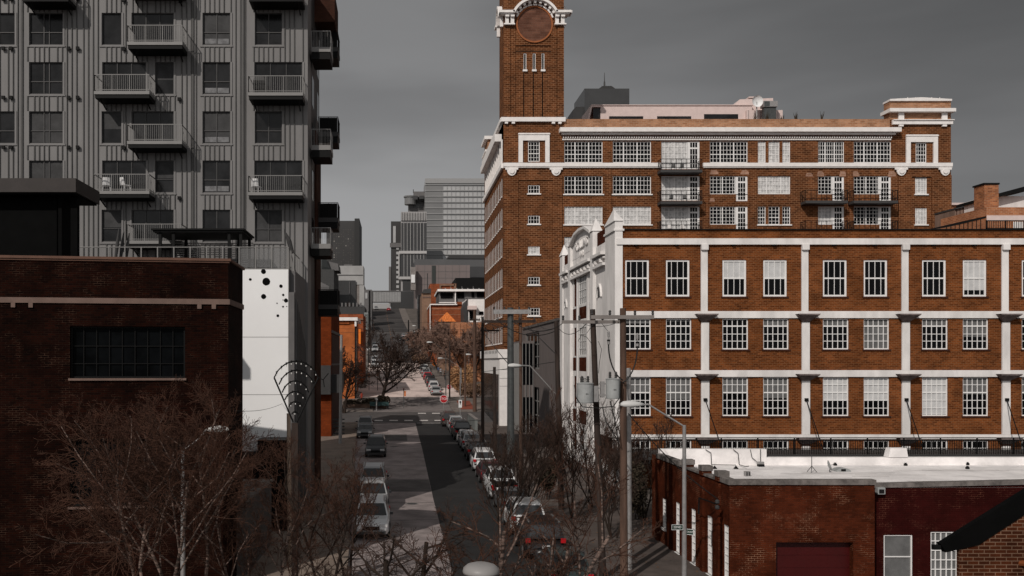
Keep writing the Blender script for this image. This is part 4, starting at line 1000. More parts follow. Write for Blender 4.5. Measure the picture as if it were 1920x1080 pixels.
    part('roof_seam',s,mat('seam_dirt',(.35,.32,.31),.8,var=.4),B)
    return zr
ZR=lowbrick()
# roof bits
cb=MB(); y=46.1
def cz(*p): return [(X(a,Y_),Y_,Z(b,Y_)) for a,b,Y_ in p]
for pts in (((1323,843,46.1),(1333,849,46.1),(1334,871,46.1),(1380,872,45.6)),((1375,843,46.1),(1384,850,46.1),(1386,871,46.1),(1398,875,44.5),(1404,874,44.2)),((1407,843,46.1),(1410,858,46.1),(1422,868,46)),((1426,842,46.1),(1426,866,46.1))):
    cb=MB().path(cz(*pts),.018,5); q=cz(*pts)[0]
    solo('roof_cable',cb,M['wire'],{1323:'thin black cable looping down the white parapet, leftmost of four',1375:'black cable with a sagging loop down the white parapet beside the cable box',1407:'curved black cable running into the roof junction box',1426:'straight short black cable dropping to the junction box'}[pts[0][0]],'cable',q,'cables on the white parapet')
t=thing('junction_box',(X(1426,45.6),45.6,ZR),'grey junction box on a black base near the white parapet','junction box'); o=ORG[t.name]
part('base',MB().box(o[0]-.14,o[0]+.14,45.45,45.7,ZR+.002,ZR+.12),M['black'],t); part('box',MB().box(o[0]-.15,o[0]+.15,45.5,45.68,ZR+.122,ZR+.24),M['steel'],t)
t=thing('roof_vent',(X(1401,41.8),41.8,ZR),'small galvanised vent box near the stone coping','vent'); o=ORG[t.name]
part('box',MB().box(o[0]-.12,o[0]+.12,41.7,41.9,ZR+.003,ZR+.22),M['steel'],t); part('louvre',MB().box(o[0]-.08,o[0]-.02,41.68,41.699,ZR+.03,ZR+.2).box(o[0]+.03,o[0]+.09,41.68,41.699,ZR+.03,ZR+.2),M['dgrey'],t)
for i,px in enumerate((1340,1380)):
    Y_=44.6; x=X(px,Y_); b=MB(); p=[b.P(x-.1,Y_-.1,ZR+.004),b.P(x+.1,Y_-.1,ZR+.004),b.P(x+.1,Y_+.1,ZR+.004),b.P(x-.1,Y_+.1,ZR+.004)]; tp=b.P(x,Y_,ZR+.17); b.f=[[p[0],p[1],tp],[p[1],p[2],tp],[p[2],p[3],tp],[p[3],p[0],tp],p]; b.m=[0]*5
    solo('pyramid_cable_foot',b,M['black'],['black pyramid cable support nearest the stone coping corner','black pyramid cable support between coping and junction box'][i],'cable support',(x,Y_,ZR),'black supports on the white roof')  # pyramid feet that support the roof cables
for i,(px,py,Y_) in enumerate(((1566,871,46),(1698,870,45.9),(1814,870,46.2),(1814,878,44.5))):
    x=X(px,Y_); solo('cable_block',MB().box(x-.07,x+.07,Y_-.06,Y_+.06,ZR+.004,ZR+.1).box(x-.04,x+.04,Y_-.04,Y_+.04,ZR+.1,ZR+.15),M['black'],['black roof block just right of the dish','black roof block below the raised bump of the white parapet','black roof block at the right, the one against the parapet','black roof block at the right, the one farther from the parapet'][i],'roof block',(x,Y_,ZR),'black supports on the white roof')
# antenna tripod and dish
Y_=43.2; x=X(1522,Y_); t=thing('antenna_tripod',(x,Y_,ZR),'thin mast on three splayed feet on the white roof','antenna')
part('mast',MB().tube((x,Y_,ZR+.15),(x,Y_,Z(854,Y_)),.018),M['dgrey'],t)
for a in (0,2.1,4.2): part('leg',MB().tube((x,Y_,ZR+.3),(x+.25*math.cos(a),Y_+.25*math.sin(a),ZR),.014),M['dgrey'],t)
x=X(1556,Y_); t=thing('satellite_dish',(x,Y_,ZR),'small grey television dish seen edge on, on the white roof','dish')
b=MB(); c=Vector((x+.0,Y_,ZR+.33)); ax=Vector((1,-.25,.35)).normalized(); a1=ax.orthogonal().normalized(); a2=ax.cross(a1)
rings=[[b.P(*(c-ax*(.09*(1-r*r))+a1*(r*.26)*math.cos(q)+a2*(r*.26)*math.sin(q))) for q in [2*math.pi*i/18 for i in range(18)]] for r in (.05,.5,.8,1)]
for A_,B_ in zip(rings,rings[1:]):
    for i in range(18): b.f.append([A_[i],A_[(i+1)%18],B_[(i+1)%18],B_[i]]); b.m.append(0)
part('dish',b,M['trans'],t,smooth=True); part('arm',MB().tube(c,c+ax*.3,.012),M['dgrey'],t); part('mast',MB().tube((x,Y_,ZR),c,.02),M['dgrey'],t)
x=X(1578,43.6); t=thing('roof_hatch',(x,43.6,ZR),'low domed grey roof vent with dark opening beside the television dish','vent')
part('dome',MB().prism([(x-.36,ZR+.003),(x+.36,ZR+.003),(x+.33,ZR+.08),(x+.2,ZR+.15),(x,ZR+.18),(x-.2,ZR+.15),(x-.33,ZR+.08)],43.4,43.9),M['trans'],t); part('opening',MB().box(x-.12,x+.1,43.38,43.399,ZR+.03,ZR+.13),M['black'],t)
# wall lamp on the wing
x=X(1650,36.5); t=thing('wall_light',(x,36.5,Z(920,36.5)),'square pale floodlight on the maroon wall under the coping','light'); z=Z(920,36.5)
part('housing',MB().box(x-.15,x+.15,36.38,36.598,z-.13,z+.14),M['trans'],t); part('lens',MB().box(x-.1,x+.1,36.36,36.379,z-.09,z+.07),M['glassG'],t)
# near gable at lower right
def gable():
    Y=18.; e=(X(1764,Y),Z(1020,Y)); f=(X(2050,Y),Z(842,Y))
    B=thing('gabled_brick_house',(13,19,0),'brown brick gable with pale mortar and a thick black roof edge, bottom right corner','building')
    d=Vector((f[0]-e[0],f[1]-e[1])); nrm=Vector((d.y,-d.x)).normalized()*-1
    xw=X(1801,Y); pts=[(xw,-1),(f[0],-1),(f[0],f[1]-.2),(xw,e[1]+(xw-e[0])*d.y/d.x-.25)]
    part('wall',MB().prism(pts,Y+.03,Y+.13),M['brickN'],B)
    r=MB(); r.prism([e,(e[0]+.1,e[1]-.17),(e[0]+.75,e[1]-.02-.0),(f[0],f[1]-.42),f],Y,Y+.14)
    part('roof_edge',r,M['blackW'],B)
    part('gutter',MB().box(e[0]-.12,e[0]+.02,Y+.02,Y+.12,e[1]-.12,e[1]-.03),M['black'],B)
    part('pipe_stub',MB().tube((X(1912,Y),Y+.25,Z(1060,Y)),(X(1925,Y),Y-.3,Z(1052,Y)),.06),mat('copper_pipe',(.2,.06,.02),.6,var=.1),B)
gable()
# ---------------- far buildings ----------------
def bld(name,px0,px1,py,Y,depth,m,label,zb=None,cat='building'):
    zb=gz(Y)-1 if zb is None else zb; xa,xb=X(px0,Y),X(px1,Y)
    t=thing(name,((xa+xb)/2,Y+depth/2,zb),label,cat); part('wall',MB().box(xa,xb,Y,Y+depth,zb,Z(py,Y)),m,t); return t
def pbox(mb,a,b,c,d,Y,dep=.3,m=0,back=None): mb.box(X(a,Y),X(b,Y),Y-dep,Y-.01 if back is None else Y+back,Z(d,Y),Z(c,Y),m); return mb
# glass tower
Y=620; t=bld('glass_tower',797,1010,335,Y,60,M['glassT'],'pale grey glass curtain wall tower behind the street, tallest of the centre')
b=MB(); b.box(X(797,Y),X(830,Y),Y-.4,Y-.02,Z(485,Y),Z(346,Y)); part('corner_glazing',b,M['glassTD'],t)
b=MB()
for i in range(14): pbox(b,797,1008,346+i*10.9,347.4+i*10.9,Y,.9)
pbox(b,797,1010,335,344,Y,1)
for i in range(18): pbox(b,830+i*8,830.5+i*8,346,500,Y,.5)
part('floor_line',b,mat('floor_line',(.27,.27,.27),.6,var=.05),t)
Y=640; t=bld('hotel_tower',766,812,372,Y,30,M['mgrey'],'grey high rise with a small round top room beside the glass tower')
b=MB(); pbox(b,775,810,362,372,Y-1,6); pbox(b,795,812,350,364,Y-1,6); part('upper_storey',b,M['mgrey'],t)
part('round_room',MB().lathe([(4,0),(4,5)],16,(X(769,Y),Y-2,Z(385,Y))).lathe([(4.6,5),(4.6,6)],16,(X(769,Y),Y-2,Z(385,Y))),M['glassTD'],t)
b=MB(); pbox(b,774,783,367,374,Y-7.2,.2); pbox(b,786,795,367,373,Y-7.2,.2); pbox(b,774,792,382,390,Y,.3); split('window',b,M['skyd'],t)
b=MB().tube((X(775,Y),Y,Z(362,Y)),(X(775,Y),Y,Z(355,Y)),.25); part('mast',b,M['dgrey'],t)
cu=bpy.data.curves.new('lettering','FONT'); cu.body='CROWN'; cu.size=2.3; cu.extrude=.1; tmp=bpy.data.objects.new('tmp',cu); COL.objects.link(tmp); bpy.context.view_layer.update()
me=bpy.data.meshes.new_from_object(tmp.evaluated_get(bpy.context.evaluated_depsgraph_get())); bpy.data.objects.remove(tmp); me.materials.clear(); me.materials.append(M['dgrey'])
from mathutils import Matrix
me.transform(Matrix.Rotation(R(90),4,'X')); put('lettering',me,t,(X(776,Y),Y-.5,Z(381,Y)))
Y=560; t=bld('framed_office_block',752,800,397,Y,40,mat('pale_frame',(.32,.31,.31),.7,var=.05),'pale framed office block with dark glazed bays and a finned top storey')
b=MB(); pbox(b,752.5,800,418,471,Y,.25); pbox(b,748.5,800,478,519,Y,.6); pbox(b,755,800,525,545,Y,.25); pbox(b,750,800,546,600,Y,.7); part('glazing',b,M['skyd'],t)
b=MB()
for i in range(7): pbox(b,757+i*6.2,757.7+i*6.2,418,519,Y,.9)
for i in range(16): pbox(b,753+i*3,754.4+i*3,399,414,Y,1.2)
pbox(b,748,800,471,476,Y,1.6); pbox(b,747,800,519,524,Y,1.6); pbox(b,747,749,476,520,Y,1.6)
part('fin',b,mat('pale_frame2',(.4,.39,.385),.7,var=.05),t)
b=MB(); pbox(b,752,800,398.5,414.5,Y,.3); part('louvre_screen',b,M['mgrey'],t)
Y=600; t=bld('slim_dark_tower',733,752,415,Y,30,M['hotel'],'slim dark tower with stacked small windows left of the framed office block')
b=MB()
for i in range(10): pbox(b,743,748,463+i*9,468+i*9,Y,.3)
pbox(b,737,742,424,455,Y,.3); split('window',b,M['glassT'],t)
b=MB(); pbox(b,731,753,456,464,Y,1); pbox(b,729,733,500,575,Y,.6); part('ledge',b,M['mgrey'],t)
Y=480; t=bld('mauve_panel_building',779,881,497,Y,50,M['pinkG'],'windowless mauve grey panelled building below the glass tower')
b=MB(); pbox(b,810,817,498,560,Y,.25); part('window',b,mat('green_dark',(.03,.034,.032),.5,var=.05),t)
b=MB()
for i in range(3): pbox(b,779,881,509+i*12,509.5+i*12,Y,.1)
for i in range(8): pbox(b,783+i*13,783.4+i*13,497,560,Y,.1)
part('panel_joint',b,M['mgrey'],t)
b=MB(); pbox(b,770,779,502,545,Y-2,4); part('sign_tower',b,M['conc'],t)
b=MB(); pbox(b,771,778,515,530,Y-6.2,.3); part('sign_board',b,M['signW'],t)
Y=520; t=bld('stepped_glass_building',777,1010,486,Y,40,mat('stepped_grey',(.085,.085,.087),.4,var=.1,scale=.1),'low stepped grey glass building at the foot of the glass tower')
b=MB(); b.prism([(X(838,Y),Z(485,Y)),(X(842,Y),Z(478,Y)),(X(1000,Y),Z(478,Y)),(X(1000,Y),Z(486,Y))],Y-.5,Y+20); part('roof',b,M['hotel'],t)
b=MB(); pbox(b,881,1000,500,520,Y,.5); part('window',b,M['skyd'],t)
Y=300; t=bld('dark_box_building',854,1000,521,Y,30,M['black'],'black box building above the grey modern house'); 
Y=270; t=bld('red_brick_block',806,856,532,Y,14,M['brickF'],'red brick block with a framed upper panel behind the modern house')
b=MB(); pbox(b,824,853,533,536,Y,.4); pbox(b,824,827,536,546,Y,.4); pbox(b,851,855,532,546,Y,.4); part('frame',b,M['tan'],t)
Y=240; t=bld('modern_house',823,910,544,Y,20,M['mgrey'],'modern grey house with a flat white roof edge and wide dark windows')
b=MB(); pbox(b,820,910,543,547,Y,1.6,back=20); pbox(b,852.5,854.2,547,571,Y,1); pbox(b,822,870,567,568.5,Y,.8); part('roof',b,M['white'],t)
b=MB(); pbox(b,826,849,549,559,Y,.3); pbox(b,857,870,548,559,Y,.3); pbox(b,884,889,548,557,Y,.3); pbox(b,894,908,548,557,Y,.3); split('window',b,M['glass'],t)
for i in range(7):
    b=MB(); px=834+i*10.5; pbox(b,px,px+2,540.5,542.8,Y+4,.5); 
    if i%2: pbox(b,px+.3,px+.8,537,542.8,Y+4,.2)
    part('roof_vent',b,M['steel'],t)
Y=215; t=bld('red_brick_hall',807,872,571,Y,24,M['brickF'],'red brick hall with pale coping and a faded stripe along its gable wall')
b=MB(); pbox(b,806,857,570,572,Y,.6,back=22); pbox(b,805.6,807,572,632,Y,.6); part('coping',b,M['white'],t)
b=MB(); pbox(b,857,866,566,571,Y,0.5,back=2); part('chimney',b,M['brickF'],t)
b=MB(); pbox(b,808,872,578,580,Y,.08); pbox(b,808,872,589,590,Y,.08); part('brick_band',b,mat('pale_brick',(.3,.14,.08),.9,var=.3),t)
Y=200; b=thing('small_gabled_house',(X(837,Y),Y+4,gz(Y)),'little house with a bright orange tiled gable in front of the red brick hall','house')
part('wall',MB().box(X(822,Y),X(852,Y),Y,Y+8,gz(Y)-1,Z(602,Y)),M['tan'],b)
q=MB(); q.prism([(X(820,Y),Z(603,Y)),(X(838,Y),Z(585,Y)),(X(855,Y),Z(603,Y))],Y-.3,Y+8); part('roof',q,mat('orange_tile',(.7,.2,.05),.8,var=.35,scale=3),b)
Y=190; t=bld('white_rendered_house',874,910,561,Y,12,M['white'],'white rendered house with a pinkish porch roof beside the warehouse')
b=MB(); b.prism([(X(870,Y),Z(603,Y)),(X(870,Y),Z(575,Y)),(X(876,Y),Z(558,Y)),(X(877,Y),Z(603,Y))],Y-.3,Y+10); part('dark_gable_side',b,M['dgrey'],t)
b=MB(); pbox(b,876,893,574,581,Y,1.4); part('porch_roof',b,M['pink'],t)
b=MB(); pbox(b,880,888,583,600,Y,.2); pbox(b,898,906,584,590,Y,.2); split('window',b,M['glass'],t)
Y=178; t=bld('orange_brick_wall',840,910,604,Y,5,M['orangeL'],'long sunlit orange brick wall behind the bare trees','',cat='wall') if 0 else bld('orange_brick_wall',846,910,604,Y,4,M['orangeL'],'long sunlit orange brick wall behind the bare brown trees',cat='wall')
b=MB(); 
for i in range(5): pbox(b,850+i*12,851+i*12,606,650,Y,.15)
part('pilaster',b,M['orangeL'],t)
Y=236; t=bld('tan_corner_building',791,808,549,Y,20,M['tan'],'narrow tan brick building with a dark sloped cap right of the street')
b=MB(); b.prism([(X(791,Y),Z(550,Y)),(X(794,Y),Z(543,Y)),(X(808,Y),Z(541,Y)),(X(808,Y),Z(550,Y))],Y-.5,Y+15); part('roof_cap',b,M['dgrey'],t)
b=MB(); pbox(b,792,808,556,558,Y,.2); part('band',b,M['beltL'],t)
b=MB(); b.tube((X(802,Y),Y+2,Z(542,Y)),(X(802,Y),Y+2,Z(511,Y)),.12); part('flagpole',b,M['dgrey'],t)
Y=300; t=bld('dark_brick_block',784,792,553,Y,20,M['glassG'],'dark narrow block between the tan building and the far street')
# left of street, far
Y=600; t=bld('dark_high_rise',612,665,414,Y,40,M['hotel'],'dark high rise with columns of tiny lit windows left of the far street')
b=MB(); pbox(b,665,674,410,520,Y-.5,1,back=40); part('stair_tower',b,mat('dark_stair',(.022,.022,.022),.6,var=.05),t)
b=MB(); rr=random.Random(8)
for c in range(11):
    for r_ in range(20): 
        if rr.random()<.6: pbox(b,617+c*4.4,618.6+c*4.4,430+r_*4.3,431.6+r_*4.3,Y,.15,m=int(rr.random()<.12))
part('window',b,[mat('win_dim',(.075,.07,.065),.4,var=.1),mat('win_pale',(.35,.33,.3),.4,var=.1)],t)
Y=420; t=bld('white_box_building',625,683,535,Y,20,M['conc'],'pale concrete cube building with a deep dark opening')
b=MB(); pbox(b,631,682,500,535.2,Y+4,4,back=10); pbox(b,674,683,535,580,Y,1); part('upper_volume',b,mat('pale_conc',(.33,.325,.32),.8,var=.1,scale=.2),t)
b=MB(); pbox(b,630,667,526,580,Y-.6,.3); part('opening',b,M['skyd'],t)
b=MB(); pbox(b,655,656,528,570,Y-1,.4); pbox(b,634,680,515,516.2,Y,.3); pbox(b,645,660,496,500,Y+4,.5,back=6); part('trim',b,M['mgrey'],t)
Y=380; t=bld('grey_church',596,626,505,Y,30,mat('slate',(.05,.05,.05),.8,var=.2),'grey church like building with a pointed spire roof beside the apartment block')
b=MB(); c=(X(603,Y),Y+3,Z(500,Y)); b.lathe([(3,-6),(3,0),(.05,8)],4,c); part('spire',b,M['steelD'],t)
b=MB(); b.lathe([(4.5,-12),(4.5,-8.5),(2.4,-5.8)],8,c); part('lantern',b,M['mgrey'],t)
b=MB(); b.prism([(X(608,Y),Z(505,Y)),(X(612,Y),Z(487,Y)),(X(632,Y),Z(492,Y)),(X(634,Y),Z(505,Y))],Y+5,Y+20); part('roof',b,M['mgrey'],t)
Y=330; t=bld('dark_terrace',596,684,575,Y,20,M['dgrey'],'dark grey terrace building stepping up the hill on the left')
b=MB()
for i in range(6): pbox(b,640+i*7,643+i*7,568,576,Y+1,1)
part('roof_equipment',b,M['mgrey'],t)
Y=360; t=bld('dark_pier_building',683,697,543,Y,16,M['mgrey'],'narrow dark grey building beside the footbridge')
b=MB(); pbox(b,685,689,549,560,Y,.2); part('window',b,M['glassT'],t)
# near left brick row
Y=100; t=thing('rust_brick_building',(X(605,Y),108,gz(Y)),'dark rust brick corner building behind the grey block, with pale trim on its street side','building')
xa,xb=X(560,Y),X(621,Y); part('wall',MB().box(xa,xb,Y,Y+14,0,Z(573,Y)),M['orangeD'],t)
b=MB()
zt=Z(573,Y); b.box(xb+.002,xb+.12,Y+.3,Y+14,zt-3.0,zt-2.7); b.box(xb+.002,xb+.1,Y+.3,Y+14,zt-6.6,zt-6.4); b.box(xb+.002,xb+.2,Y+.3,Y+14,zt-.25,zt+.1)
part('trim',b,M['mgrey'],t)
b=MB().box(xb+.001,xb+.04,Y+.6,Y+13.8,.5,zt-3.1,0); part('dark_side',b,M['brown'],t)
b=MB(); b.box(X(586,Y),X(621,Y),Y-.9,Y-.01,Z(739,Y),Z(685,Y)); b.box(X(620,Y)+.01,xb+1.2,Y+.1,Y+3,Z(736,Y+1),Z(702,Y+1)); part('canopy_box',b,M['dgrey'],t)
b=MB()
for i in range(5): b.box(X(621,Y),X(621,Y)+1.3,Y+3+i*.02,Y+3.1+i*.02,1+i*.4,1.15+i*.4)
part('louvre',b,M['steelD'],t)
Y=150; t=bld('orange_corner_building',600,665,602,Y,14,M['orange'],'bright orange rendered corner building with white parapet left of the street')
b=MB(); pbox(b,600,671,595.5,601.5,Y+.3,1,back=13); pbox(b,665,668.5,601.5,612,Y,.5,back=.4); part('parapet',b,M['white'],t)
b=MB(); pbox(b,600,655,603,607,Y,.3); part('sign_recess',b,mat('orange_dark',(.3,.08,.02),.8,var=.2),t)
b=MB(); pbox(b,666,669,613,755,Y+1,.6); part('downpipe',b,M['steelD'],t)
Y=172; t=bld('brown_brick_shop',600,681,589,Y,14,M['brickF'],'brown brick shop with a bright orange vertical banner on its corner')
b=MB(); pbox(b,672.5,676.5,617,645,Y-.5,.3); part('banner',b,M['signO'],t)
b=MB(); pbox(b,671,681,597,600,Y,.3); part('band',b,M['tan'],t)
Y=205; t=thing('vertical_sign',(X(687,Y),Y,gz(Y)),'tall narrow pale signboard on a post left of the hill street','sign')
b=MB(); pbox(b,683,690.5,586,618,Y,.25); part('board',b,mat('pale_sign',(.2,.215,.21),.6,var=.05),t)
b=MB(); pbox(b,684.5,685.3,589,615,Y-.27,.03); pbox(b,688.2,689,589,615,Y-.27,.03); pbox(b,686,687.5,590,592,Y-.27,.03)
for i in range(8): pbox(b,686,687.6,594+i*2.6,595.3+i*2.6,Y-.27,.03)
part('lettering',b,M['dgrey'],t)
part('post',MB().tube((X(691,Y),Y,gz(Y)),(X(691,Y),Y,Z(584,Y)),.1),M['black'],t)
# footbridge
Y=480; t=thing('footbridge',(X(723,Y),Y+2,Z(567,Y)),'enclosed pale glass footbridge crossing high over the far street','bridge')
b=MB(); b.box(X(697,Y),X(751,Y),Y,Y+4,Z(567,Y),Z(546,Y)); part('glass_box',b,mat('bridge_glass',(.3,.3,.3),.4,var=.1,scale=.5),t)
b=MB(); pbox(b,697,751,545,546.6,Y,.3); pbox(b,697,751,565.5,567.3,Y,.3)
for i in range(19): pbox(b,697+i*3,697.4+i*3,546,566,Y,.2)
part('frame',b,M['mgrey'],t)
Y=520; t=bld('pale_far_block',697,731,569,Y,10,mat('pale_far',(.33,.33,.33),.8,var=.05),'pale low block at the top of the hill street under the footbridge')
# right of frame: dark block side etc
Y=850; t=bld('dark_glass_skyscraper',1096,1180,166,Y,50,M['skyd'],'dark glass skyscraper with chamfered corner and rooftop mast behind the warehouse',zb=30)
b=MB(); b.prism([(X(1075,Y),30),(X(1075,Y),Z(205,Y)),(X(1081,Y),Z(199,Y)),(X(1096,Y),Z(199,Y)),(X(1096,Y),30)],Y+2,Y+30); part('lower_wing',b,M['hotel'],t)
b=MB(); b.prism([(X(1122,Y),Z(165.8,Y)),(X(1131,Y),Z(160,Y)),(X(1148,Y),Z(160,Y)),(X(1156,Y),Z(165.8,Y))],Y+2,Y+20); part('roof_cap',b,M['hotel'],t)
b=MB().tube((X(1137,Y),Y+8,Z(161,Y)),(X(1137,Y),Y+8,Z(148,Y)),1.0,.7); b.tube((X(1137,Y),Y+8,Z(148,Y)),(X(1137,Y),Y+8,Z(131,Y)),.45,.2)
for i in (-5,4,8,11): b.tube((X(1137+i,Y),Y+8,Z(161,Y)),(X(1137+i,Y),Y+8,Z(156,Y)),.25)
part('mast',b,M['dgrey'],t)
b=MB(); b.prism([(X(1096,Y)-.1,Z(177,Y)),(X(1096,Y)-.1,Z(165,Y)),(X(1107,Y),Z(165,Y))],Y-.5,Y+51); 
Y=95.; t=thing('orange_brick_house',(X(1850,Y),Y+4,0),'orange brick house with chimney, sloping dark roof edge and pale wall at the far right','building')
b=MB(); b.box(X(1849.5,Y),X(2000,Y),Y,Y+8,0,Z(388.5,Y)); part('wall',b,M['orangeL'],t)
b=MB(); b.box(X(1849.7,Y),X(2000,Y),Y-.06,Y-.005,Z(413,Y),Z(404,Y)); part('pale_band',b,M['pink'],t)
b=MB(); b.box(X(1849,Y),X(1876,Y),Y+.3,Y+2,Z(388.5,Y)+.002,Z(345,Y)); part('chimney',b,brick('brick_chimney',(.42,.16,.07),(.22,.08,.04),(.35,.2,.12),.5,.17,.02,.35),t)
b=MB(); b.box(X(1847,Y),X(1877,Y),Y+.2,Y+2.1,Z(345,Y)+.002,Z(342,Y)); part('chimney_cap',b,M['black'],t)
b=MB(); b.box(X(1886,Y),X(2000,Y),Y+3,Y+7,Z(388.5,Y)+.002,Z(358,Y)); part('pale_upper_wall',b,M['stone'],t)
b=MB(); b.prism([(X(1881,Y),Z(366,Y)),(X(1881,Y),Z(360,Y)),(X(2000,Y),Z(328,Y)),(X(2000,Y),Z(338,Y))],Y+2,Y+8); part('roof',b,M['black'],t)
b=MB(); 
for px in (1888,1891.5,1895): b.box(X(px,Y),X(px+1.3,Y),Y+2.9,Y+2.99,Z(388,Y),Z(366,Y))
part('upper_window',b,M['black'],t)
b=MB(); b.box(X(1899,Y),X(1917,Y),Y-.1,Y-.005,Z(428,Y),Z(416,Y)); part('window_frame',b,M['white'],t)
Y=108.; t=thing('terracotta_annexe',(X(1815,Y),Y,0),'brown corrugated shed wall with a rising eave between the warehouse and the chimney','building')
b=MB(); b.prism([(X(1790,Y),0),(X(1851,Y),0),(X(1851,Y),Z(376,Y)),(X(1790,Y),Z(391,Y))],Y,Y+4); part('wall',b,mat('shed_brown',(.2,.13,.1),.85,var=.25,scale=.8,streak=.2),t)
b=MB(); b.prism([(X(1789,Y),Z(393,Y)),(X(1789,Y),Z(390,Y)),(X(1852,Y),Z(373.5,Y)),(X(1852,Y),Z(377,Y))],Y-.3,Y+4); part('eave',b,M['dgrey'],t)
b=MB()
for i in range(9): b.box(X(1793+i*6.4,Y),X(1793+i*6.4,Y)+.06,Y-.05,Y-.004,Z(415,Y),Z(392-i*1.55,Y))
part('seam',b,M['brown'],t)
Y=125.; t=bld('far_pink_block',1775,1900,385,Y,6,M['orangeL'],'low orange wall with a pale coping behind the brown shed',zb=0)
b=MB(); pbox(b,1775,1900,381,385,Y,.4,back=1); part('coping',b,M['pink'],t)
# roof stairs / railing on the white frame building
Y=66.; t=thing('roof_railing',(X(1830,Y),Y,Z(440,Y)),'black iron railing and ramp rail on the roof of the white framed brick building','railing')
q=MB(); zt=Z(414,Y); z0=Z(430,Y)
q.box(X(1849,Y),X(2100,Y),Y,Y+.05,zt-.03,zt+.03); q.box(X(1849,Y),X(2100,Y),Y,Y+.05,z0+.02,z0+.1)
x=X(1849,Y)
while x<X(1960,Y): q.box(x,x+.035,Y+.01,Y+.04,z0,zt); x+=.13
for px in (1849,1885,1920): q.box(X(px,Y),X(px,Y)+.09,Y,Y+.06,z0-.2,zt+.05)
part('railing',q,M['black'],t)
q=MB(); q.prism([(X(1745,Y),Z(429,Y)),(X(1765,Y),Z(424,Y)),(X(1800,Y),Z(416,Y)),(X(1849,Y),Z(405,Y)),(X(1849,Y),Z(409,Y)),(X(1800,Y),Z(421,Y)),(X(1770,Y),Z(427,Y)),(X(1745,Y),Z(430,Y))],Y,Y+.1)
for i in range(9): q.box(X(1775+i*8,Y),X(1775+i*8,Y)+.04,Y+.02,Y+.06,z0,Z(424-i*1.9,Y))
part('ramp_rail',q,M['black'],t)

# ---------------- street furniture ----------------
def lamp_head(t,tip,dirx,L,m='steel'):
    b=MB(); x,y,z=tip
    prof=[(0,.04,.05),(.12,.13,.12),(.4,.17,.15),(.75,.14,.11),(1,.05,.05)]
    R_=[[b.P(x+dirx*L*s,y+w*L*1.1*math.cos(a),z+h*L*1.3*max(-.5,math.sin(a))) for a in [2*math.pi*i/10 for i in range(10)]] for s,w,h in prof]
    for A_,B_ in zip(R_,R_[1:]):
        for i in range(10): b.f.append([A_[i],A_[(i+1)%10],B_[(i+1)%10],B_[i]]); b.m.append(0)
    b.f.append(R_[0]); b.f.append(R_[-1]); b.m+=[0,0]
    o=part('lamp_head',b,mat('lamp_grey',(.5,.5,.49),.5,var=.05),t,smooth=True)
    part('lens',MB().box(x+dirx*L*.15,x+dirx*L*.6,y-.09*L,y+.09*L,z-.09*L,z-.06*L),M['glassG'],o,org=ORG[o.name])
def street_lamp(base,Y,pyt,head,label,r=.09,bend=None,m='steel',zb=None,L=.75):
    x=X(base,Y); zb=gz(Y) if zb is None else zb; zt=Z(pyt,Y); t=thing('street_lamp',(x,Y,zb),label,'street lamp','street lamps')
    part('pole',MB().tube((x,Y,zb),(x,Y,zt),r*1.25,r*.8,12).lathe([(r*2.2,0),(r*2.2,.25),(r*1.3,.3)],12,(x,Y,zb)),M[m],t)
    hx,hy=head; X1=X(hx,Y); Z1=Z(hy,Y); d=1 if X1<x else -1; end=(X1+d*L,Y,Z1)
    pts=[(x,Y,zt-.05)]
    if bend: pts.append((X(bend[0],Y),Y,Z(bend[1],Y)))
    pts.append(end); part('arm',MB().path(pts,r*.42,8),M[m],t)
    lamp_head(t,(X1,Y,Z1),d,L,m)
street_lamp(1283,31.5,797,(1163,759),'tall galvanised street lamp with a long arm carrying two street name plates',.075,(1215,758),L=.82)
Y=31.5; t=thing('street_name_sign',(X(1268,Y),Y-.1,Z(988,Y)),'small green street name plate reading 22ND on the lamp pole','street sign','street name plates'); 
def text(s,size,mtl,ext=.004):
    cu=bpy.data.curves.new('lettering','FONT'); cu.body=s; cu.size=size; cu.extrude=ext; cu.align_x='CENTER'; cu.align_y='CENTER'
    tmp=bpy.data.objects.new('tmp',cu); COL.objects.link(tmp); bpy.context.view_layer.update()
    me=bpy.data.meshes.new_from_object(tmp.evaluated_get(bpy.context.evaluated_depsgraph_get())); bpy.data.objects.remove(tmp); me.materials.clear(); me.materials.append(mtl); me.transform(Matrix.Rotation(R(90),4,'X')); return me
xa,xb,za,zb_=X(1257.5,Y),X(1279,Y),Z(992.5,Y),Z(982.5,Y)
part('plate',MB().box(xa,xb,Y-.11,Y-.1,za,zb_),M['green'],t); part('border',MB().box(xa,xb,Y-.116,Y-.111,za,za+.012).box(xa,xb,Y-.116,Y-.111,zb_-.012,zb_).box(xa,xa+.012,Y-.116,Y-.111,za+.012,zb_-.012).box(xb-.012,xb,Y-.116,Y-.111,za+.012,zb_-.012),M['signW'],t)
put('lettering',text('22ND',.11,M['signW']),t,((xa+xb)/2,Y-.113,(za+zb_)/2))
t=thing('street_name_sign',(X(1290,Y),Y,Z(997,Y)),'small dark cross street name plate turned away, just below the 22ND plate','street sign','street name plates')
t.rotation_euler=(0,0,R(-38)); ORG[t.name]=(0,0,0)
put('plate',MB().box(-.16,.2,-.005,.005,-.1,.1).mesh('plate',M['green']),t); put('border',MB().box(-.16,.2,-.011,-.006,-.1,-.085).box(-.16,.2,-.011,-.006,.085,.1).box(.185,.2,-.011,-.006,-.084,.084).mesh('border',M['signW']),t)
put('lettering',text('TROOST',.085,M['signW']),t,(.02,-.008,0))
street_lamp(343,34.,843,(429,806),'grey street lamp with short curved arm in front of the dark brick building',.08,(374,822),m='steel',L=.85)
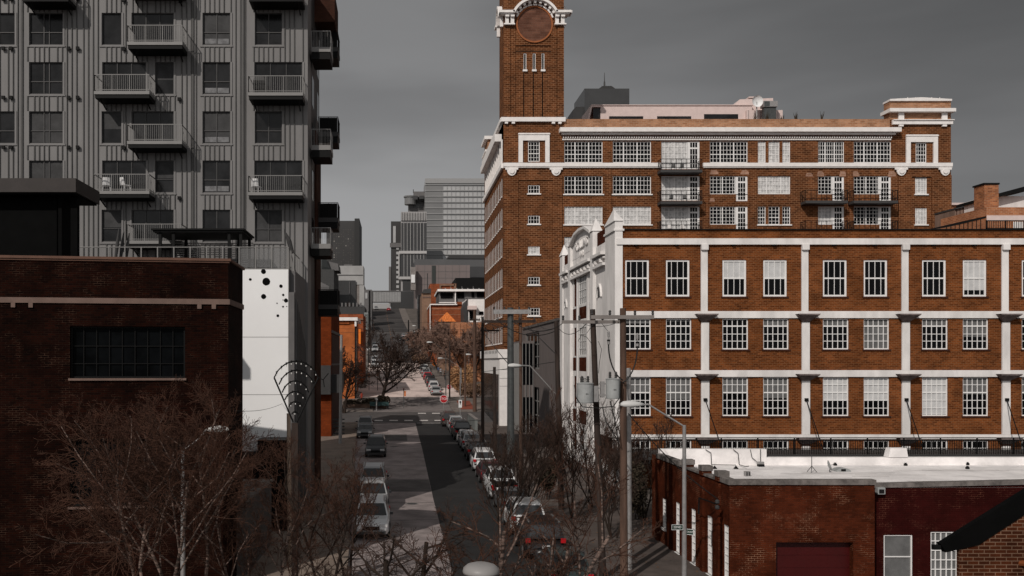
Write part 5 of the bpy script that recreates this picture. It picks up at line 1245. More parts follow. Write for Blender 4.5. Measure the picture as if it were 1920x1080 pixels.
street_lamp(1047,78,670,(951,687),'street lamp head on a long arm fixed to a dark pole near the grey annex',.05,(985,686),zb=Z(671,78)-1,L=1.1) if 0 else None
# far street lamps
for b_,Y_,pt,h,bd,l in ((836,150,658,(800,642),(817,645),'far white street lamp arching left over the bright road, tallest of the group'),
                     (865,155,690,(821,672),(838,672),'far street lamp with a flat head, beside the golden hedge'),
                     (912,143,668,(872,665),(896,666),'far street lamp on the right pavement reaching left, near the orange wall'),
                     (783,255,632,(775,622),None,'small pale street lamp up the hill on the right, lower one'),
                     (782,290,622,(773,611),None,'small pale street lamp up the hill on the right, upper one'),
                     (879,175,655,(866,646),None,'small street lamp head before the orange brick wall')):
    street_lamp(b_,Y_,pt,h,l,.07,bd,m='steel' if Y_>150 else 'steelD',L=1.0 if Y_<200 else 1.3)
# dome lamp at the bottom
Y=14.; t=thing('dome_lamp',(X(902,Y),Y,0),'pale grey domed lantern top at the bottom edge of the picture','lamp'); o=ORG[t.name]; k=Y/F
part('dome',MB().lathe([(34*k,-20*k),(34.5*k,-16*k),(33*k,-10*k),(26*k,-4*k),(14*k,-.5*k),(.005,0)],32,(o[0],Y,Z(1055,Y))),mat('lamp_dome',(.26,.25,.245),.45,var=.06),t,smooth=True)
part('rim',MB().lathe([(30*k,-24*k),(33*k,-24*k),(33*k,-20.2*k),(30*k,-20.2*k)],32,(o[0],Y,Z(1055,Y))),M['dgrey'],t)
part('lantern',MB().lathe([(20*k,-60*k),(27*k,-24.2*k)],20,(o[0],Y,Z(1055,Y))),M['glassG'],t); part('post',MB().tube((o[0],Y,0),(o[0],Y,Z(1055,Y)-60*k),.06),M['black'],t)
# fan sculpture light
Y=35.; t=thing('fan_light_sculpture',(X(556,Y),Y,gz(Y)),'dark steel fan of six nested arcs hung with little glass bulbs on a tall post','light sculpture'); 
q=lambda px,py:(X(px,Y),Y,Z(py,Y))
part('post',MB().box(X(547,Y),X(559,Y),Y-.1,Y+.1,gz(Y),Z(793,Y)),M['woodD'],t)
f=MB()
for p in ((514,708,550,792),(597,708,556,792)): f.tube(q(p[0],p[1]),q(p[2],p[3]),.035,n=6)
arcs=[(514,708,597,708,677),(523,721,589,720,694),(529,736,579,736,714),(534,750,573,750,734),(541,763,567,763,753),(547,777,559,777,772)]
bul=MB()
for a in arcs:
    x0,y0,x1,y1,yt=a; P=[]
    for i in range(13):
        s=i/12; xx=x0+(x1-x0)*s; yy=y0+(yt-y0)*(1-(2*s-1)**2)**.75; P.append(q(xx,yy))
    f.path(P,.028,6)
    n_=max(1,round((x1-x0)/9.5)); 
    for i in range(n_):
        s=(i+.5)/n_; xx=x0+(x1-x0)*s; yy=y0+(yt-y0)*(1-(2*s-1)**2)**.75; c=q(xx,yy)
        f.tube((c[0],Y,c[2]+.05),(c[0],Y,c[2]-.05),.03,n=6); bul.lathe([(.008,-.05),(.02,-.085),(.018,-.105),(.006,-.12)],8,c)
f.path([q(597,708),q(606,712),q(616,700)],.02,5); f.path([q(606,712),q(608,726)],.02,5)
part('frame',f,M['black'],t)
split('bulb',bul,mat('bulb_glass',(.75,.74,.72),.15,var=0,spec=.8),t)
# poles
def pole(px0,py0,Y,r,zb,label,m='wood',lean=0,arms=(),cat='utility pole'):
    xb=X(px0+lean,Y); xt=X(px0,Y); zt=Z(py0,Y); t=thing('utility_pole',(xb,Y,zb),label,cat,'utility poles')
    part('pole',MB().tube((xb,Y,zb),(xt,Y,zt),r*1.15,r*.85,14),M[m],t)
    for (a,b,py,hh,mm,dy) in arms:
        o=part('crossarm',MB().box(X(a,Y),X(b,Y),Y-r-.14+dy,Y-r-.02+dy,Z(py,Y)-hh/2,Z(py,Y)+hh/2),M[mm],t)
        for s in (a+2,a+(b-a)*.3,a+(b-a)*.7,b-2): part('insulator',MB().lathe([(.03,0),(.06,.05),(.04,.1),(.06,.15),(.03,.2)],8,(X(s,Y),Y-r-.08+dy,Z(py,Y)+hh/2+.002)),M['dgrey'],o)
    return t
P5=pole(1168,578,37,.145,0,'thick brown wooden pole with a pale crossarm, in front of the white building corner','wood',2,[(1106,1223,595,.15,'conc',0)])
P4=pole(1111,580,37.5,.13,0,'dark weathered leaning wooden pole between the two transformers','woodD',20,[(1052,1160,604,.13,'conc',0)])
pole(1178,690,39,.13,0,'smooth pale grey steel pole right behind the thick brown wooden pole','steel',1)
pole(957,577,62,.24,0,'thick grey steel pole with pale crossarm before the warehouse corner','steelD',1,[(924,993,585,.3,'steel',0)])
pole(976,584,66,.12,0,'thin brown pole just right of the thick grey steel pole','wood',1,[(903,1003,603,.2,'woodD',0)])
pole(1043,602,55,.16,0,'reddish brown leaning wooden pole carrying a street lamp arm','woodD',10)
pole(905,594,80,.14,.6,'dark slim pole at the left edge of the warehouse base','woodD',0,[(900,935,620,.15,'woodD',0)])
pole(927,688,75,.14,.4,'short dark pole in front of the white clad warehouse base','woodD',2)
pole(890,582,135,.26,1.6,'dull brown pole right of the golden shrubs','wood',0,[(880,900,600,.2,'woodD',0)])
pole(872,650,140,.15,1.8,'thin brown pole with a white notice, near the stop signs','wood',0)
pole(843,560+80,150,.12,3,'very thin wooden pole rising beside the nearer stop sign','woodD',0)
pole(541,775,40,.1,0,'pale stained wooden post left of the fan sculpture','woodP',3)
pole(640,628,92,.16,.8,'pale grey banded pole at the corner of the rust brick building','steel',-2)
pole(766,600,250,.2,12,'dark pole at the right kerb up on the hill','black',0)
pole(693,545,260,.3,13,'tall black pole at the left kerb of the hill street','black',0)
pole(1062,770,52,.1,0,'slim wooden prop behind the bare saplings','wood',1) if 0 else None
# lamp on the leaning pole
Y=55.; t=thing('lamp_arm',(X(1046,Y),Y,Z(642,Y)),'white street lamp head on a sloping arm fixed to the reddish brown leaning pole','street lamp','street lamps')
part('arm',MB().path([(X(1046,Y),Y,Z(642,Y)),(X(995,Y),Y,Z(686,Y)),(X(978,Y),Y,Z(686,Y))] if 0 else [(X(1044,Y),Y,Z(741,Y)),(X(994,Y),Y,Z(686,Y)),(X(975,Y),Y,Z(685,Y))],.035,6),M['steel'],t)
lamp_head(t,(X(952,Y),Y,Z(686,Y)),1,.85)
# transformers
for i,(px,py,w,h,lab) in enumerate(((1094,738,17.5,34,'pale grey drum transformer left of the dark leaning pole'),(1146,730,15,34,'pale grey drum transformer between the two wooden poles'))):
    Y=37.; k=Y/F; c=(X(px,Y),Y-.3,Z(py+h/2,Y)); r=w*k/1.15*1.0; hh=h*k*1.05
    t=thing('transformer',c,lab,'transformer','pole transformers'); part('drum',MB().lathe([(r*.96,0),(r,.04),(r,hh-.04),(r*.97,hh)],24,c),M['trans'],t,smooth=False)
    part('lid',MB().lathe([(r*1.06,hh),(r*1.06,hh+.03),(r*.3,hh+.07)],24,c),M['trans'],t)
    for dx in (-.12,.12): part('bushing',MB().lathe([(.035,0),(.07,.04),(.04,.08),(.07,.12),(.04,.16),(.06,.2),(.03,.26)],8,(c[0]+dx,c[1],c[2]+hh+.06)),M['dgrey'],t)
    part('bracket',MB().box(c[0]+r if i==0 else c[0]-r-.28,c[0]+r+.28 if i==0 else c[0]-r,c[1]-.04,c[1]+.04,c[2]+.12,c[2]+.17).box(c[0]+r if i==0 else c[0]-r-.28,c[0]+r+.28 if i==0 else c[0]-r,c[1]-.04,c[1]+.04,c[2]+hh-.2,c[2]+hh-.15).box(c[0]+r+.02 if i==0 else c[0]-r-.22,c[0]+r+.2 if i==0 else c[0]-r-.06,c[1]-.07,c[1]+.07,c[2]+.05,c[2]+hh-.08),M['steel'],t)
    part('lug',MB().box(c[0]-.03,c[0]-.01,c[1]-r-.02,c[1]-r,c[2]+hh*.45,c[2]+hh*.52).box(c[0]+.03,c[0]+.05,c[1]-r-.02,c[1]-r,c[2]+hh*.45,c[2]+hh*.52),M['dgrey'],t)
# cutouts and thick jumpers
for i,(px,py,lab) in enumerate(((1141,632,'grey cable termination hanging left of the thick brown pole'),(1195,636,'grey cable termination hanging right of the thick brown pole'))):
    Y=36.7; c=(X(px,Y),Y,Z(py+14,Y)); t=thing('cable_termination',c,lab,'cable termination','cable terminations on the pole')
    part('body',MB().lathe([(.03,0),(.06,.02),(.06,.12),(.035,.16),(.035,.3),(.05,.32),(.05,.5),(.02,.55)],10,c),M['steel'],t); part('band',MB().lathe([(.065,.13),(.065,.2)],10,c),M['black'],t)
    tgt=X(1168,Y); P=[]
    for s in range(11):
        u=s/10; P.append((c[0]+(tgt-c[0])*(u**2),Y,c[2]-(1-(1-u)**1.3)*1.45))
    part('jumper',MB().path(P,.028,6),M['wire'],t)
rw=random.Random(11)
def wire(p,q_,sag,label,r=.016,n=14,group='overhead wires'):
    P=[]
    for i in range(n+1):
        s=i/n; P.append((p[0]+(q_[0]-p[0])*s,p[1]+(q_[1]-p[1])*s,p[2]+(q_[2]-p[2])*s-sag*4*s*(1-s)))
    solo('cable',MB().path(P,r,5),M['wire'],label,'cable',p,group)
pt=lambda px,py,Y:(X(px,Y),Y,Z(py,Y))
wire(pt(1178,775,36),pt(1345,935,36.2),.25,'long black cable sagging from the thick brown pole to the maroon wall bracket',.022)
wire(pt(1160,604,37),pt(1085,602,54),.25,'loose wire from the dark leaning pole back past the white building',.012)
for i,(a,b,s,l) in enumerate((((1048,612,55),(958,600,62),.5,'slack upper wire between the reddish pole and the thick grey pole'),((1048,618,55),(930,598,62),.7,'lower slack wire between the reddish pole and the left end of the pale crossarm'),((1100,606,37.5),(1048,616,55),.4,'wire from the leaning dark pole crossarm to the reddish brown pole'),((1060,602,37.5),(1003,600,66),.5,'wire from the leaning pole crossarm tip to the thin brown pole'),((976,603,66),(906,600,80),.5,'short slack wire from the thin brown pole to the dark slim pole'),((960,590,62),(905,612,80),.9,'drooping wire loop left of the thick grey steel pole'),((905,620,80),(960,690,62),.1,'diagonal guy wire crossing behind the thick grey pole'),((990,612,66),(1046,668,55),0,'straight diagonal brace wire in front of the grey annex'))):
    wire(pt(*a),pt(*b),s,l,.026 if a[2]>50 else .016)
for i,(py,l) in enumerate(((617,'thin wire crossing the far street high, uppermost of three'),(624,'thin wire crossing the far street, middle of three'),(604,'thin wire strung across the hill street near its top'))):
    wire(pt(560,py-3,150),pt(905,py,150),.2,l,.02)
wire(pt(640,795,96),pt(905,788,82),.05,'pale drooping wire crossing over the road by the first crosswalk',.018)
wire(pt(640,705,110),pt(1050,677,60),.6,'black wire crossing above the intersection to the reddish pole',.02)
wire(pt(440,770,34),pt(560,735,60),.4,'faint wire in front of the white panel wall',.01)
# loops around transformers
for i,(P_,l) in enumerate((([(1077,722),(1080,745),(1092,763),(1120,765),(1150,762),(1162,745),(1163,715)],'thick black cable loop slung under both transformers'),([(1130,765),(1136,790),(1148,808),(1157,825)],'black drop cable with clamps below the right transformer'),([(1144,752),(1150,775),(1155,800),(1160,830)],'black cable falling straight from the right transformer'),([(1084,640),(1090,628),(1100,632),(1112,648)],'small curled jumper wire left of the dark leaning pole'),([(1100,625),(1112,608),(1128,606),(1139,620)],'arched black jumper over the dark leaning pole'),([(1122,640),(1128,655),(1124,680),(1122,700)],'thin vertical earth wire beside the dark leaning pole'))):
    Pw=[pt(a,b,36.5) for a,b in P_]; solo('cable',MB().path(Pw,.02 if i<3 else .01,6),M['wire'],l,'cable',Pw[0],'overhead wires')
b=MB(); c=pt(1344,950,35.9); t=thing('service_bracket',c,'black cable bracket with two conduit heads on the maroon corner wall','bracket')
part('arm',MB().tube((c[0]-.7,35.9,c[2]+.35),(c[0],35.9,c[2]+.1),.025).tube((c[0]-.7,35.9,c[2]+.35),(c[0]-.72,35.9,c[2]-.3),.03),M['black'],t)
for dz in (.12,-.1): part('conduit_head',MB().lathe([(.05,0),(.09,.04),(.09,.12),(.04,.17)],10,(c[0],35.85,c[2]+dz)),M['dgrey'],t)
# signs
def octo(x,Y,z,r,label,zb):
    t=thing('stop_sign',(x,Y,zb),label,'stop sign','stop signs')
    P=[(x+r*math.cos(R(22.5+45*i)),z+r*math.sin(R(22.5+45*i))) for i in range(8)]; P2=[(x+r*.92*math.cos(R(22.5+45*i)),z+r*.92*math.sin(R(22.5+45*i))) for i in range(8)]
    part('border',MB().prism(P,Y-.03,Y),M['signW'],t); part('plate',MB().prism(P2,Y-.04,Y-.031),M['signR'],t)
    put('lettering',text('STOP',r*.82,M['signW']),t,(x,Y-.044,z)); part('post',MB().tube((x,Y+.04,zb),(x,Y+.04,z+r*.6),.04),M['steel'],t)
octo(X(832,120.8),120.8,Z(748,120.8),.56,'larger red stop sign at the first crosswalk, right of the road',gz(120.8))
octo(X(842,150),150,Z(725.5,150),.42,'smaller red stop sign behind the larger one, on a dark pole',gz(150))
Y=118.; t=thing('parking_sign',(X(863,Y),Y,gz(Y)),'small white upright notice with a black mark, right of the stop signs','sign'); z=Z(757,Y)
part('plate',MB().box(X(863,Y)-.22,X(863,Y)+.22,Y-.03,Y,z-.5,z+.5),M['signW'],t); part('mark',MB().box(X(863,Y)-.1,X(863,Y)+.1,Y-.04,Y-.031,z+.1,z+.35).box(X(863,Y)-.04,X(863,Y)+.04,Y-.04,Y-.031,z-.1,z+.098),M['black'],t); part('post',MB().tube((X(863,Y),Y+.03,gz(Y)),(X(863,Y),Y+.03,Z(690,Y)),.06),M['steel'],t)
Y=200.; t=thing('road_work_sign',(X(814,Y),Y,gz(Y)),'orange diamond road work sign beside the walking people','sign'); z=Z(682,Y); x=X(814,Y)
part('plate',MB().prism([(x-.6,z),(x,z-.6),(x+.6,z),(x,z+.6)],Y-.04,Y),M['signO'],t); part('post',MB().tube((x,Y+.03,gz(Y)),(x,Y+.03,z),.05),M['steelD'],t); part('symbol',MB().box(x-.15,x+.15,Y-.05,Y-.041,z-.25,z+.3),M['black'],t)
Y=215.; t=thing('diamond_sign',(X(690,Y),Y,gz(Y)),'pale diamond sign back at the left kerb of the hill street','sign'); z=Z(653,Y); x=X(690,Y)
part('plate',MB().prism([(x-.5,z),(x,z-.5),(x+.5,z),(x,z+.5)],Y-.04,Y),M['signW'],t); part('post',MB().tube((x,Y+.03,gz(Y)),(x,Y+.03,z),.05),M['steelD'],t)
for px,py,lab in ((692,704,'orange pedestrian signal box, left of the two behind the spreading tree'),(708,700,'orange pedestrian signal box, right of the two behind the spreading tree')):
    Y=163.; x=X(px,Y); z=Z(py,Y); t=thing('traffic_signal',(x,Y,gz(Y)),lab,'traffic signal','orange signals')
    part('housing',MB().box(x-.16,x+.16,Y-.15,Y+.15,z-.42,z+.42),mat('signal_orange',(.5,.16,.03),.5,var=.1),t); 
    for dz in (-.27,0,.27): part('lens',MB().tube((x,Y-.16,z+dz),(x,Y-.2,z+dz),.09,n=10),M['black'],t)
    part('post',MB().tube((x,Y,gz(Y)),(x,Y,z-.42),.06),M['steelD'],t)
Y=139.; x=X(757,Y); t=thing('orange_marker_sign',(x,Y,gz(Y)),'slim post with orange flag sign on the left corner of the middle block','sign')
part('post',MB().tube((x,Y,gz(Y)),(x,Y,Z(728,Y)),.05),M['steelD'],t); part('plate',MB().box(x+.02,x+.36,Y-.04,Y,Z(743,Y),Z(733,Y)),mat('flag_orange',(.5,.18,.08),.7,var=.1),t); part('cap',MB().box(x-.12,x+.12,Y-.12,Y+.12,Z(731,Y),Z(728,Y)),M['brown'],t)
Y=150.; x=X(678,Y); t=thing('fire_hydrant',(x,Y,gz(Y)+.13),'red fire hydrant on the plaza left of the spreading tree','hydrant'); o=ORG[t.name]; rm=mat('hydrant_red',(.25,.03,.015),.5,var=.1)
part('barrel',MB().lathe([(.2,0),(.2,.08),(.14,.1),(.14,.6),(.2,.62),(.19,.7),(.1,.85),(.04,.95)],14,o),rm,t)
for d in (-1,1): part('nozzle',MB().tube((x+d*.12,Y,o[2]+.45),(x+d*.26,Y,o[2]+.45),.07),rm,t)
Y=136.2; x=X(706,Y); t=thing('sign_post',(x,Y,gz(Y)+.13),'pale metal signpost with a small top plate before the teal bench','post'); part('post',MB().tube((x,Y,gz(Y)),(x,Y,Z(747,Y)),.1),M['steel'],t); part('plate',MB().box(x-.2,x+.2,Y-.12,Y-.1,Z(750,Y),Z(745.5,Y)),M['steel'],t)
# bench
Y=137.5; t=thing('park_bench',(X(711,Y),Y,gz(Y)+.13),'long teal bench beside the round bush at the left corner','bench'); o=ORG[t.name]; tm=mat('teal_paint',(.025,.06,.06),.6,var=.2)
part('seat',MB().box(X(693,Y),X(729,Y),Y-.25,Y+.25,o[2]+.42,o[2]+.5),tm,t); part('backrest',MB().box(X(693,Y),X(729,Y),Y+.26,Y+.32,o[2]+.55,o[2]+1.0),tm,t)
for px in (695,711,727): part('leg',MB().box(X(px,Y)-.05,X(px,Y)+.05,Y-.22,Y+.28,o[2],o[2]+.419),M['black'],t)
# low walls: concrete block at left and dark gate, right planters
t=thing('concrete_wall',(X(480,40),41,0),'concrete retaining wall with a pale sloping top beside the dark brick building','wall')
part('body',MB().prism([(X(420,38),38),(X(462,38),38),(X(509,44.5),44.5),(X(420,44.5),44.5)],0,Z(940,38),'z'),M['concD'],t); z=Z(940,38)
part('capstone',MB().prism([(X(420,38)-.05,37.95),(X(463,38)+.08,37.9),(X(510,44.5)+.08,44.5),(X(420,44.5),44.5)],z+.003,z+.1,'z'),mat('cap_stone',(.15,.125,.11),.9,var=.3,scale=3),t)
Y=48.; t=thing('black_shed',(X(500,Y),Y+1,0),'black box like shed in front of the white panel wall','shed')
part('body',MB().box(X(483,Y),X(541,Y),Y,Y+1.7,0,Z(826,Y)).box(X(440,Y),X(483,Y)-.002,Y+.01,Y+1.7,0,Z(852,Y)),M['blackW'],t); part('plaque',MB().box(X(493,Y),X(500,Y),Y-.03,Y-.003,Z(922,Y),Z(915,Y)),M['mgrey'],t); part('roof_edge',MB().box(X(482,Y),X(542,Y),Y-.05,Y+1.75,Z(826,Y)+.002,Z(825,Y)),M['black'],t)
Y=125.; t=thing('garden_wall',(12,128,0),'low pale concrete wall ramping along the right pavement beyond the cars','wall')
b=MB(); b.prism([(9.2,108),(9.5,108),(9.5,120),(9.2,120)],.5,2.35,'z'); part('body',b,mat('pale_wall_grey',(.16,.17,.165),.85,var=.2,scale=.6),t)
part('capstone',MB().prism([(9.14,107.95),(9.56,107.95),(9.56,120.05),(9.14,120.05)],2.352,2.45,'z'),M['conc'],t)
Y=136.5; t=thing('planter_bed',(X(680,Y),139,gz(Y)),'low brown stone planter bed holding bushes and the spreading tree','planter')
part('border',MB().box(X(642,Y),X(724,Y),138.2,143,gz(138)-.1,gz(138)+.7),mat('planter_stone',(.09,.055,.04),.9,var=.3),t)
part('soil',MB().box(X(643,Y),X(723,Y),138.4,142.8,gz(138)+.701,gz(138)+.75),M['bark'],t)
# ---------------- vehicles ----------------
paint={n:mat('paint_'+n,c,.28,metal=.15,var=.03,spec=.5) for n,c in dict(white=(.65,.65,.65),silver=(.33,.335,.34),grey=(.09,.095,.1),black=(.008,.008,.009),dark=(.03,.031,.034),red=(.4,.012,.02),teal=(.03,.042,.042),maroon=(.05,.012,.014),brown=(.05,.035,.03)).items()}
tyreM=mat('tyre',(.012,.012,.012),.9,var=.1); rimM=mat('rim',(.3,.3,.3),.35,metal=.6,var=0)
cgl=mat('car_glass',(.012,.013,.014),.08,var=0,spec=.8); headM=mat('headlight',(.55,.55,.55),.15,var=0,spec=.8); tailM=mat('tail_light',(.4,.01,.015),.25,var=0); plateM=mat('licence_plate',(.5,.5,.5),.6,var=.05)
PROTO={}
def car(kind):
    # +y is the front of the car
    sp={'sedan':dict(L=4.7,W=1.8,H=1.46,hood=.95,deck=1.02,belt=.93,c0=-1.75,c1=1.1,r0=-1.05,r1=.35),
        'suv':dict(L=4.6,W=1.86,H=1.72,hood=1.08,deck=1.08,belt=1.06,c0=-2.2,c1=1.15,r0=-1.95,r1=.5),
        'pickup':dict(L=5.6,W=1.98,H=1.85,hood=1.18,deck=1.12,belt=1.15,c0=-.75,c1=1.45,r0=-.55,r1=.9),
        'van':dict(L=5.0,W=1.95,H=1.85,hood=1.08,deck=1.1,belt=1.08,c0=-2.4,c1=1.6,r0=-2.25,r1=.7)}[kind]
    L,W,H=sp['L'],sp['W'],sp['H']; h=L/2
    t=thing('parked_'+({'suv':'suv','van':'van','pickup':'pickup'}.get(kind,'car')),(0,0,0),'x','car')
    b=MB()
    st=[(-h,.40,.45,.62,.80),(-h+.06,.34,.47,.78,.92),(-h+.3,.26,.49,sp['deck']-.03,.97),(-h+.9,.24,.5,sp['deck'],1),(sp['c0']+.4,.24,.5,sp['belt'],1),(0,.24,.5,sp['belt'],1),(sp['c1'],.24,.5,sp['belt']+.0,1),(h-.55,.25,.5,sp['hood']-.1,.98),(h-.16,.3,.48,sp['hood']-.24,.93),(h,.4,.46,.62,.82)]
    rings=[]
    for y,zl,zm,zt,wf in st:
        w=W/2*wf
        ring=[(-w*.9,zl),(-w,zl+.14),(-w,zm+.2*(zt-zm)),(-w*.97,zt-.1),(-w*.88,zt-.02),(-w*.4,zt+.02),(w*.4,zt+.02),(w*.88,zt-.02),(w*.97,zt-.1),(w,zm+.2*(zt-zm)),(w,zl+.14),(w*.9,zl)]
        rings.append([b.P(x,y,z) for x,z in ring])
    for A,B in zip(rings,rings[1:]):
        for i in range(12): b.f.append([A[i],A[(i+1)%12],B[(i+1)%12],B[i]]); b.m.append(0)
    b.f.append(rings[0]); b.f.append(rings[-1][::-1]); b.m+=[0,0]
    # cabin
    wb,wr=W/2*.93,W/2*.74; zb=sp['belt']-.02; zr=H-.07; c0,c1,r0,r1=sp['c0'],sp['c1'],sp['r0'],sp['r1']
    base=[(-wb,c0),(wb,c0),(wb,c1),(-wb,c1)]; top=[(-wr,r0),(wr,r0),(wr,r1),(-wr,r1)]
    A=[b.P(x,y,zb) for x,y in base]; T=[b.P(x,y,zr) for x,y in top]; top2=[(-wr+.12,r0+.18),(wr-.12,r0+.18),(wr-.12,r1-.25),(-wr+.12,r1-.25)]; T2=[b.P(x,y,H) for x,y in top2]
    for i in range(4): b.f.append([A[i],A[(i+1)%4],T[(i+1)%4],T[i]]); b.f.append([T[i],T[(i+1)%4],T2[(i+1)%4],T2[i]]); b.m+=[0,0]
    b.f.append(T2); b.m.append(0)
    if kind=='pickup':
        b.box(-W/2*.84,W/2*.84,-h+.12,c0-.05,.9,sp['deck']+.025,1)
    me=b.mesh('body',[paint['silver'],M['blackW']]); 
    for p in me.polygons: p.use_smooth=False
    body=put('body',me,t); ORG[t.name]=(0,0,0)
    def quad(name,P,m,off,par=t):
        P=[Vector(p) for p in P]; c=sum(P,Vector())/len(P); n_=(P[1]-P[0]).cross(P[2]-P[1]).normalized()
        if n_.dot(c-Vector((0,(c0+c1)/2,1)))<0: n_=-n_
        q=MB(); q.face([p+n_*off for p in P]); put(name,q.mesh(name,m),par)
    def lerp(a,b,s): return Vector(a)+(Vector(b)-Vector(a))*s
    def panel(name,i,j,s0,s1,u0,u1,m):
        B0,B1=Vector((*base[i],zb)),Vector((*base[j],zb)); T0,T1=Vector((*top[i],zr)),Vector((*top[j],zr))
        f=lambda u,s: lerp(lerp(B0,B1,u),lerp(T0,T1,u),s)
        quad(name,[f(u0,s0),f(u1,s0),f(u1,s1),f(u0,s1)],m,.008)
    panel('rear_window',0,1,.1 if kind!='suv' else .15,.92,.06,.94,cgl); panel('windshield',2,3,.05,.95,.05,.95,cgl)
    n_=2 if kind!='pickup' else 1
    for i,j in ((1,2),(3,0)):
        for k in range(3 if kind in('suv','van') else 2): 
            nn=3 if kind in('suv','van') else 2; panel('side_window',i,j,.1,.93,.06+.9*k/nn,.02+.92*(k+1)/nn,cgl)
    r=.33 if kind=='sedan' else .37
    for sx in (-1,1):
        for y in (-h+.95,h-.95):
            x=sx*(W/2-.1); tt=MB().tube((x-.11,y,r),(x+.11,y,r),r,n=18); o=put('wheel',tt.mesh('wheel',tyreM),t)
            q=MB().tube((sx*(W/2-.05),y,r),(sx*(W/2+.018),y,r),r*.62,n=14); e=bpy.data.objects.new('rim',q.mesh('rim',rimM)); COL.objects.link(e); e.parent=o
            q=MB(); q.prism([(y+(r+.07)*math.cos(math.pi*k/8),r+(r+.07)*math.sin(math.pi*k/8)) for k in range(9)],sx*(W/2-.03),sx*(W/2+.004),'x'); put('wheel_arch',q.mesh('wheel_arch',tyreM),t)
        x=sx*W/2*.66; put('headlight',MB().box(x-.2,x+.2,h-.16,h-.02,.66,.8).mesh('headlight',headM),t)
        if kind in('suv','van'): put('tail_light',MB().box(sx*W/2*.86-.12,sx*W/2*.86+.1,-h-.02,-h+.12,.86,1.06).mesh('tail_light',tailM),t)
        else: put('tail_light',MB().box(sx*W/2*.76-.14,sx*W/2*.76+.1,-h-.02,-h+.12,.74,.88 if kind=='sedan' else 1.05).mesh('tail_light',tailM),t)
        put('wing_mirror',MB().box(sx*(wb+.05),sx*(wb+.23),c1-.35,c1-.22,zb+.05,zb+.2).mesh('wing_mirror',paint['dark']),t)
        if kind in('suv',): put('roof_rail',MB().box(sx*wr-.03,sx*wr+.03,r0+.2,r1-.2,H-.02,H+.04).mesh('roof_rail',rimM),t)
    put('grille',MB().box(-.42,.42,h-.06,h+.01,.5,.7).mesh('grille',M['black']),t)
    put('bumper',MB().box(-W/2*.8,W/2*.8,-h-.05,-h+.05,.38,.56).mesh('bumper',M['dgrey']),t); put('bumper',MB().box(-W/2*.8,W/2*.8,h-.05,h+.05,.32,.47).mesh('bumper',M['dgrey']),t)
    put('licence_plate',MB().box(-.17,.17,-h-.07,-h-.05,.62,.76).mesh('licence_plate',plateM),t)
    if kind=='pickup': put('tailgate_handle',MB().box(-.12,.12,-h-.01,-h+.02,.92,.97).mesh('tailgate_handle',M['black']),t)
    PROTO[kind]=[t,False]; return t
for k in ('sedan','suv','pickup','van'): car(k)
def park(kind,x,Y,rev,col,label,group='cars parked along the kerb',scale=1,yaw=0):
    P=PROTO[kind]
    if not P[1]: t=P[0]; P[1]=True
    else: t=copy_tree(P[0])
    t.location=(x,Y,gz(Y)+.012); sl_=math.atan2(gz(Y+2)-gz(Y-2),4)
    t.rotation_euler=(sl_ if not rev else -sl_,0,(math.pi if rev else 0)+yaw)
    for c in t.children:
        if c.name.split('.')[0]=='body': c.material_slots[0].link='OBJECT'; c.material_slots[0].material=paint[col]
    t['label']=label; t['group']=group; t['category']={'pickup':'pickup truck','van':'van'}.get(kind,'car'); return t
def xr(Y): return (xc(Y) if Y>134 else 1.5)+6.7-1.25
for k,x,Y,c,l in (('sedan',6.75,37.2,'teal','dark teal saloon at the right kerb, nearest car behind the birch branches'),
 ('suv',6.7,43.3,'black','black off roader with a visible rear plate, second from the camera on the right kerb'),
 ('suv',6.8,49.2,'white','white off roader just beyond the black one on the right kerb'),
 ('sedan',6.9,55.4,'grey','dark grey saloon parked behind the white pickup truck'),
 ('pickup',7.0,62,'white','white pickup truck showing its tailgate, right kerb'),
 ('sedan',6.9,68.4,'maroon','dark reddish saloon partly hidden ahead of the white pickup'),
 ('suv',6.9,74.2,'white','white off roader two cars ahead of the white pickup, right kerb'),
 ('suv',6.95,80.6,'black','black boxy off roader with a rear spare look, right kerb middle'),
 ('suv',6.95,87.2,'silver','silver off roader with bright red tail lamps where the dark asphalt ends'),
 ('sedan',7.0,93,'silver','silver saloon parked ahead of the silver off roader'),
 ('pickup',7.0,99.2,'black','black pickup truck near the end of the right row'),
 ('suv',7.0,105.3,'dark','dark off roader, third from the crosswalk on the right'),
 ('suv',7.0,111.2,'silver','silver off roader second from the crosswalk on the right, with red tail lamps'),
 ('van',6.6,117.2,'brown','dark brown van nearest the crosswalk on the right kerb')):
    park(k,x,Y,0,c,l)
for k,x,Y,c,l in (('suv',-1.35,48.3,'white','white car facing the camera at the left kerb, nearest and framed by bare branches'),
 ('suv',-1.5,56.2,'silver','silver car facing the camera, second at the left kerb'),
 ('suv',-1.7,63.5,'silver','silver car facing the camera, third at the left kerb, with a pale roof'),
 ('suv',-2.0,83,'dark','dark car standing alone facing the camera in the left lane'),
 ('sedan',-3.6,100.5,'grey','grey saloon second from the left end of the crosswalk, facing the camera'),
 ('suv',-3.9,109,'silver','silver car nearest the left end of the crosswalk, facing the camera')):
    park(k,x,Y,1,c,l)
for k,Y,c,l in (('sedan',157,'silver','silver saloon just beyond the stop signs'),('suv',163.5,'white','white car directly ahead of the silver saloon beyond the stop signs'),('suv',170,'black','black off roader in the sunlit row beyond the stop signs'),('sedan',176,'dark','dark saloon between the black off roader and the red car'),('sedan',182.3,'red','bright red saloon in the sunlit row'),('suv',188.5,'silver','silver car half hidden ahead of the red saloon'),('pickup',196,'white','white pickup at the head of the sunlit row')):
    park(k,xr(Y),Y,0,c,l)
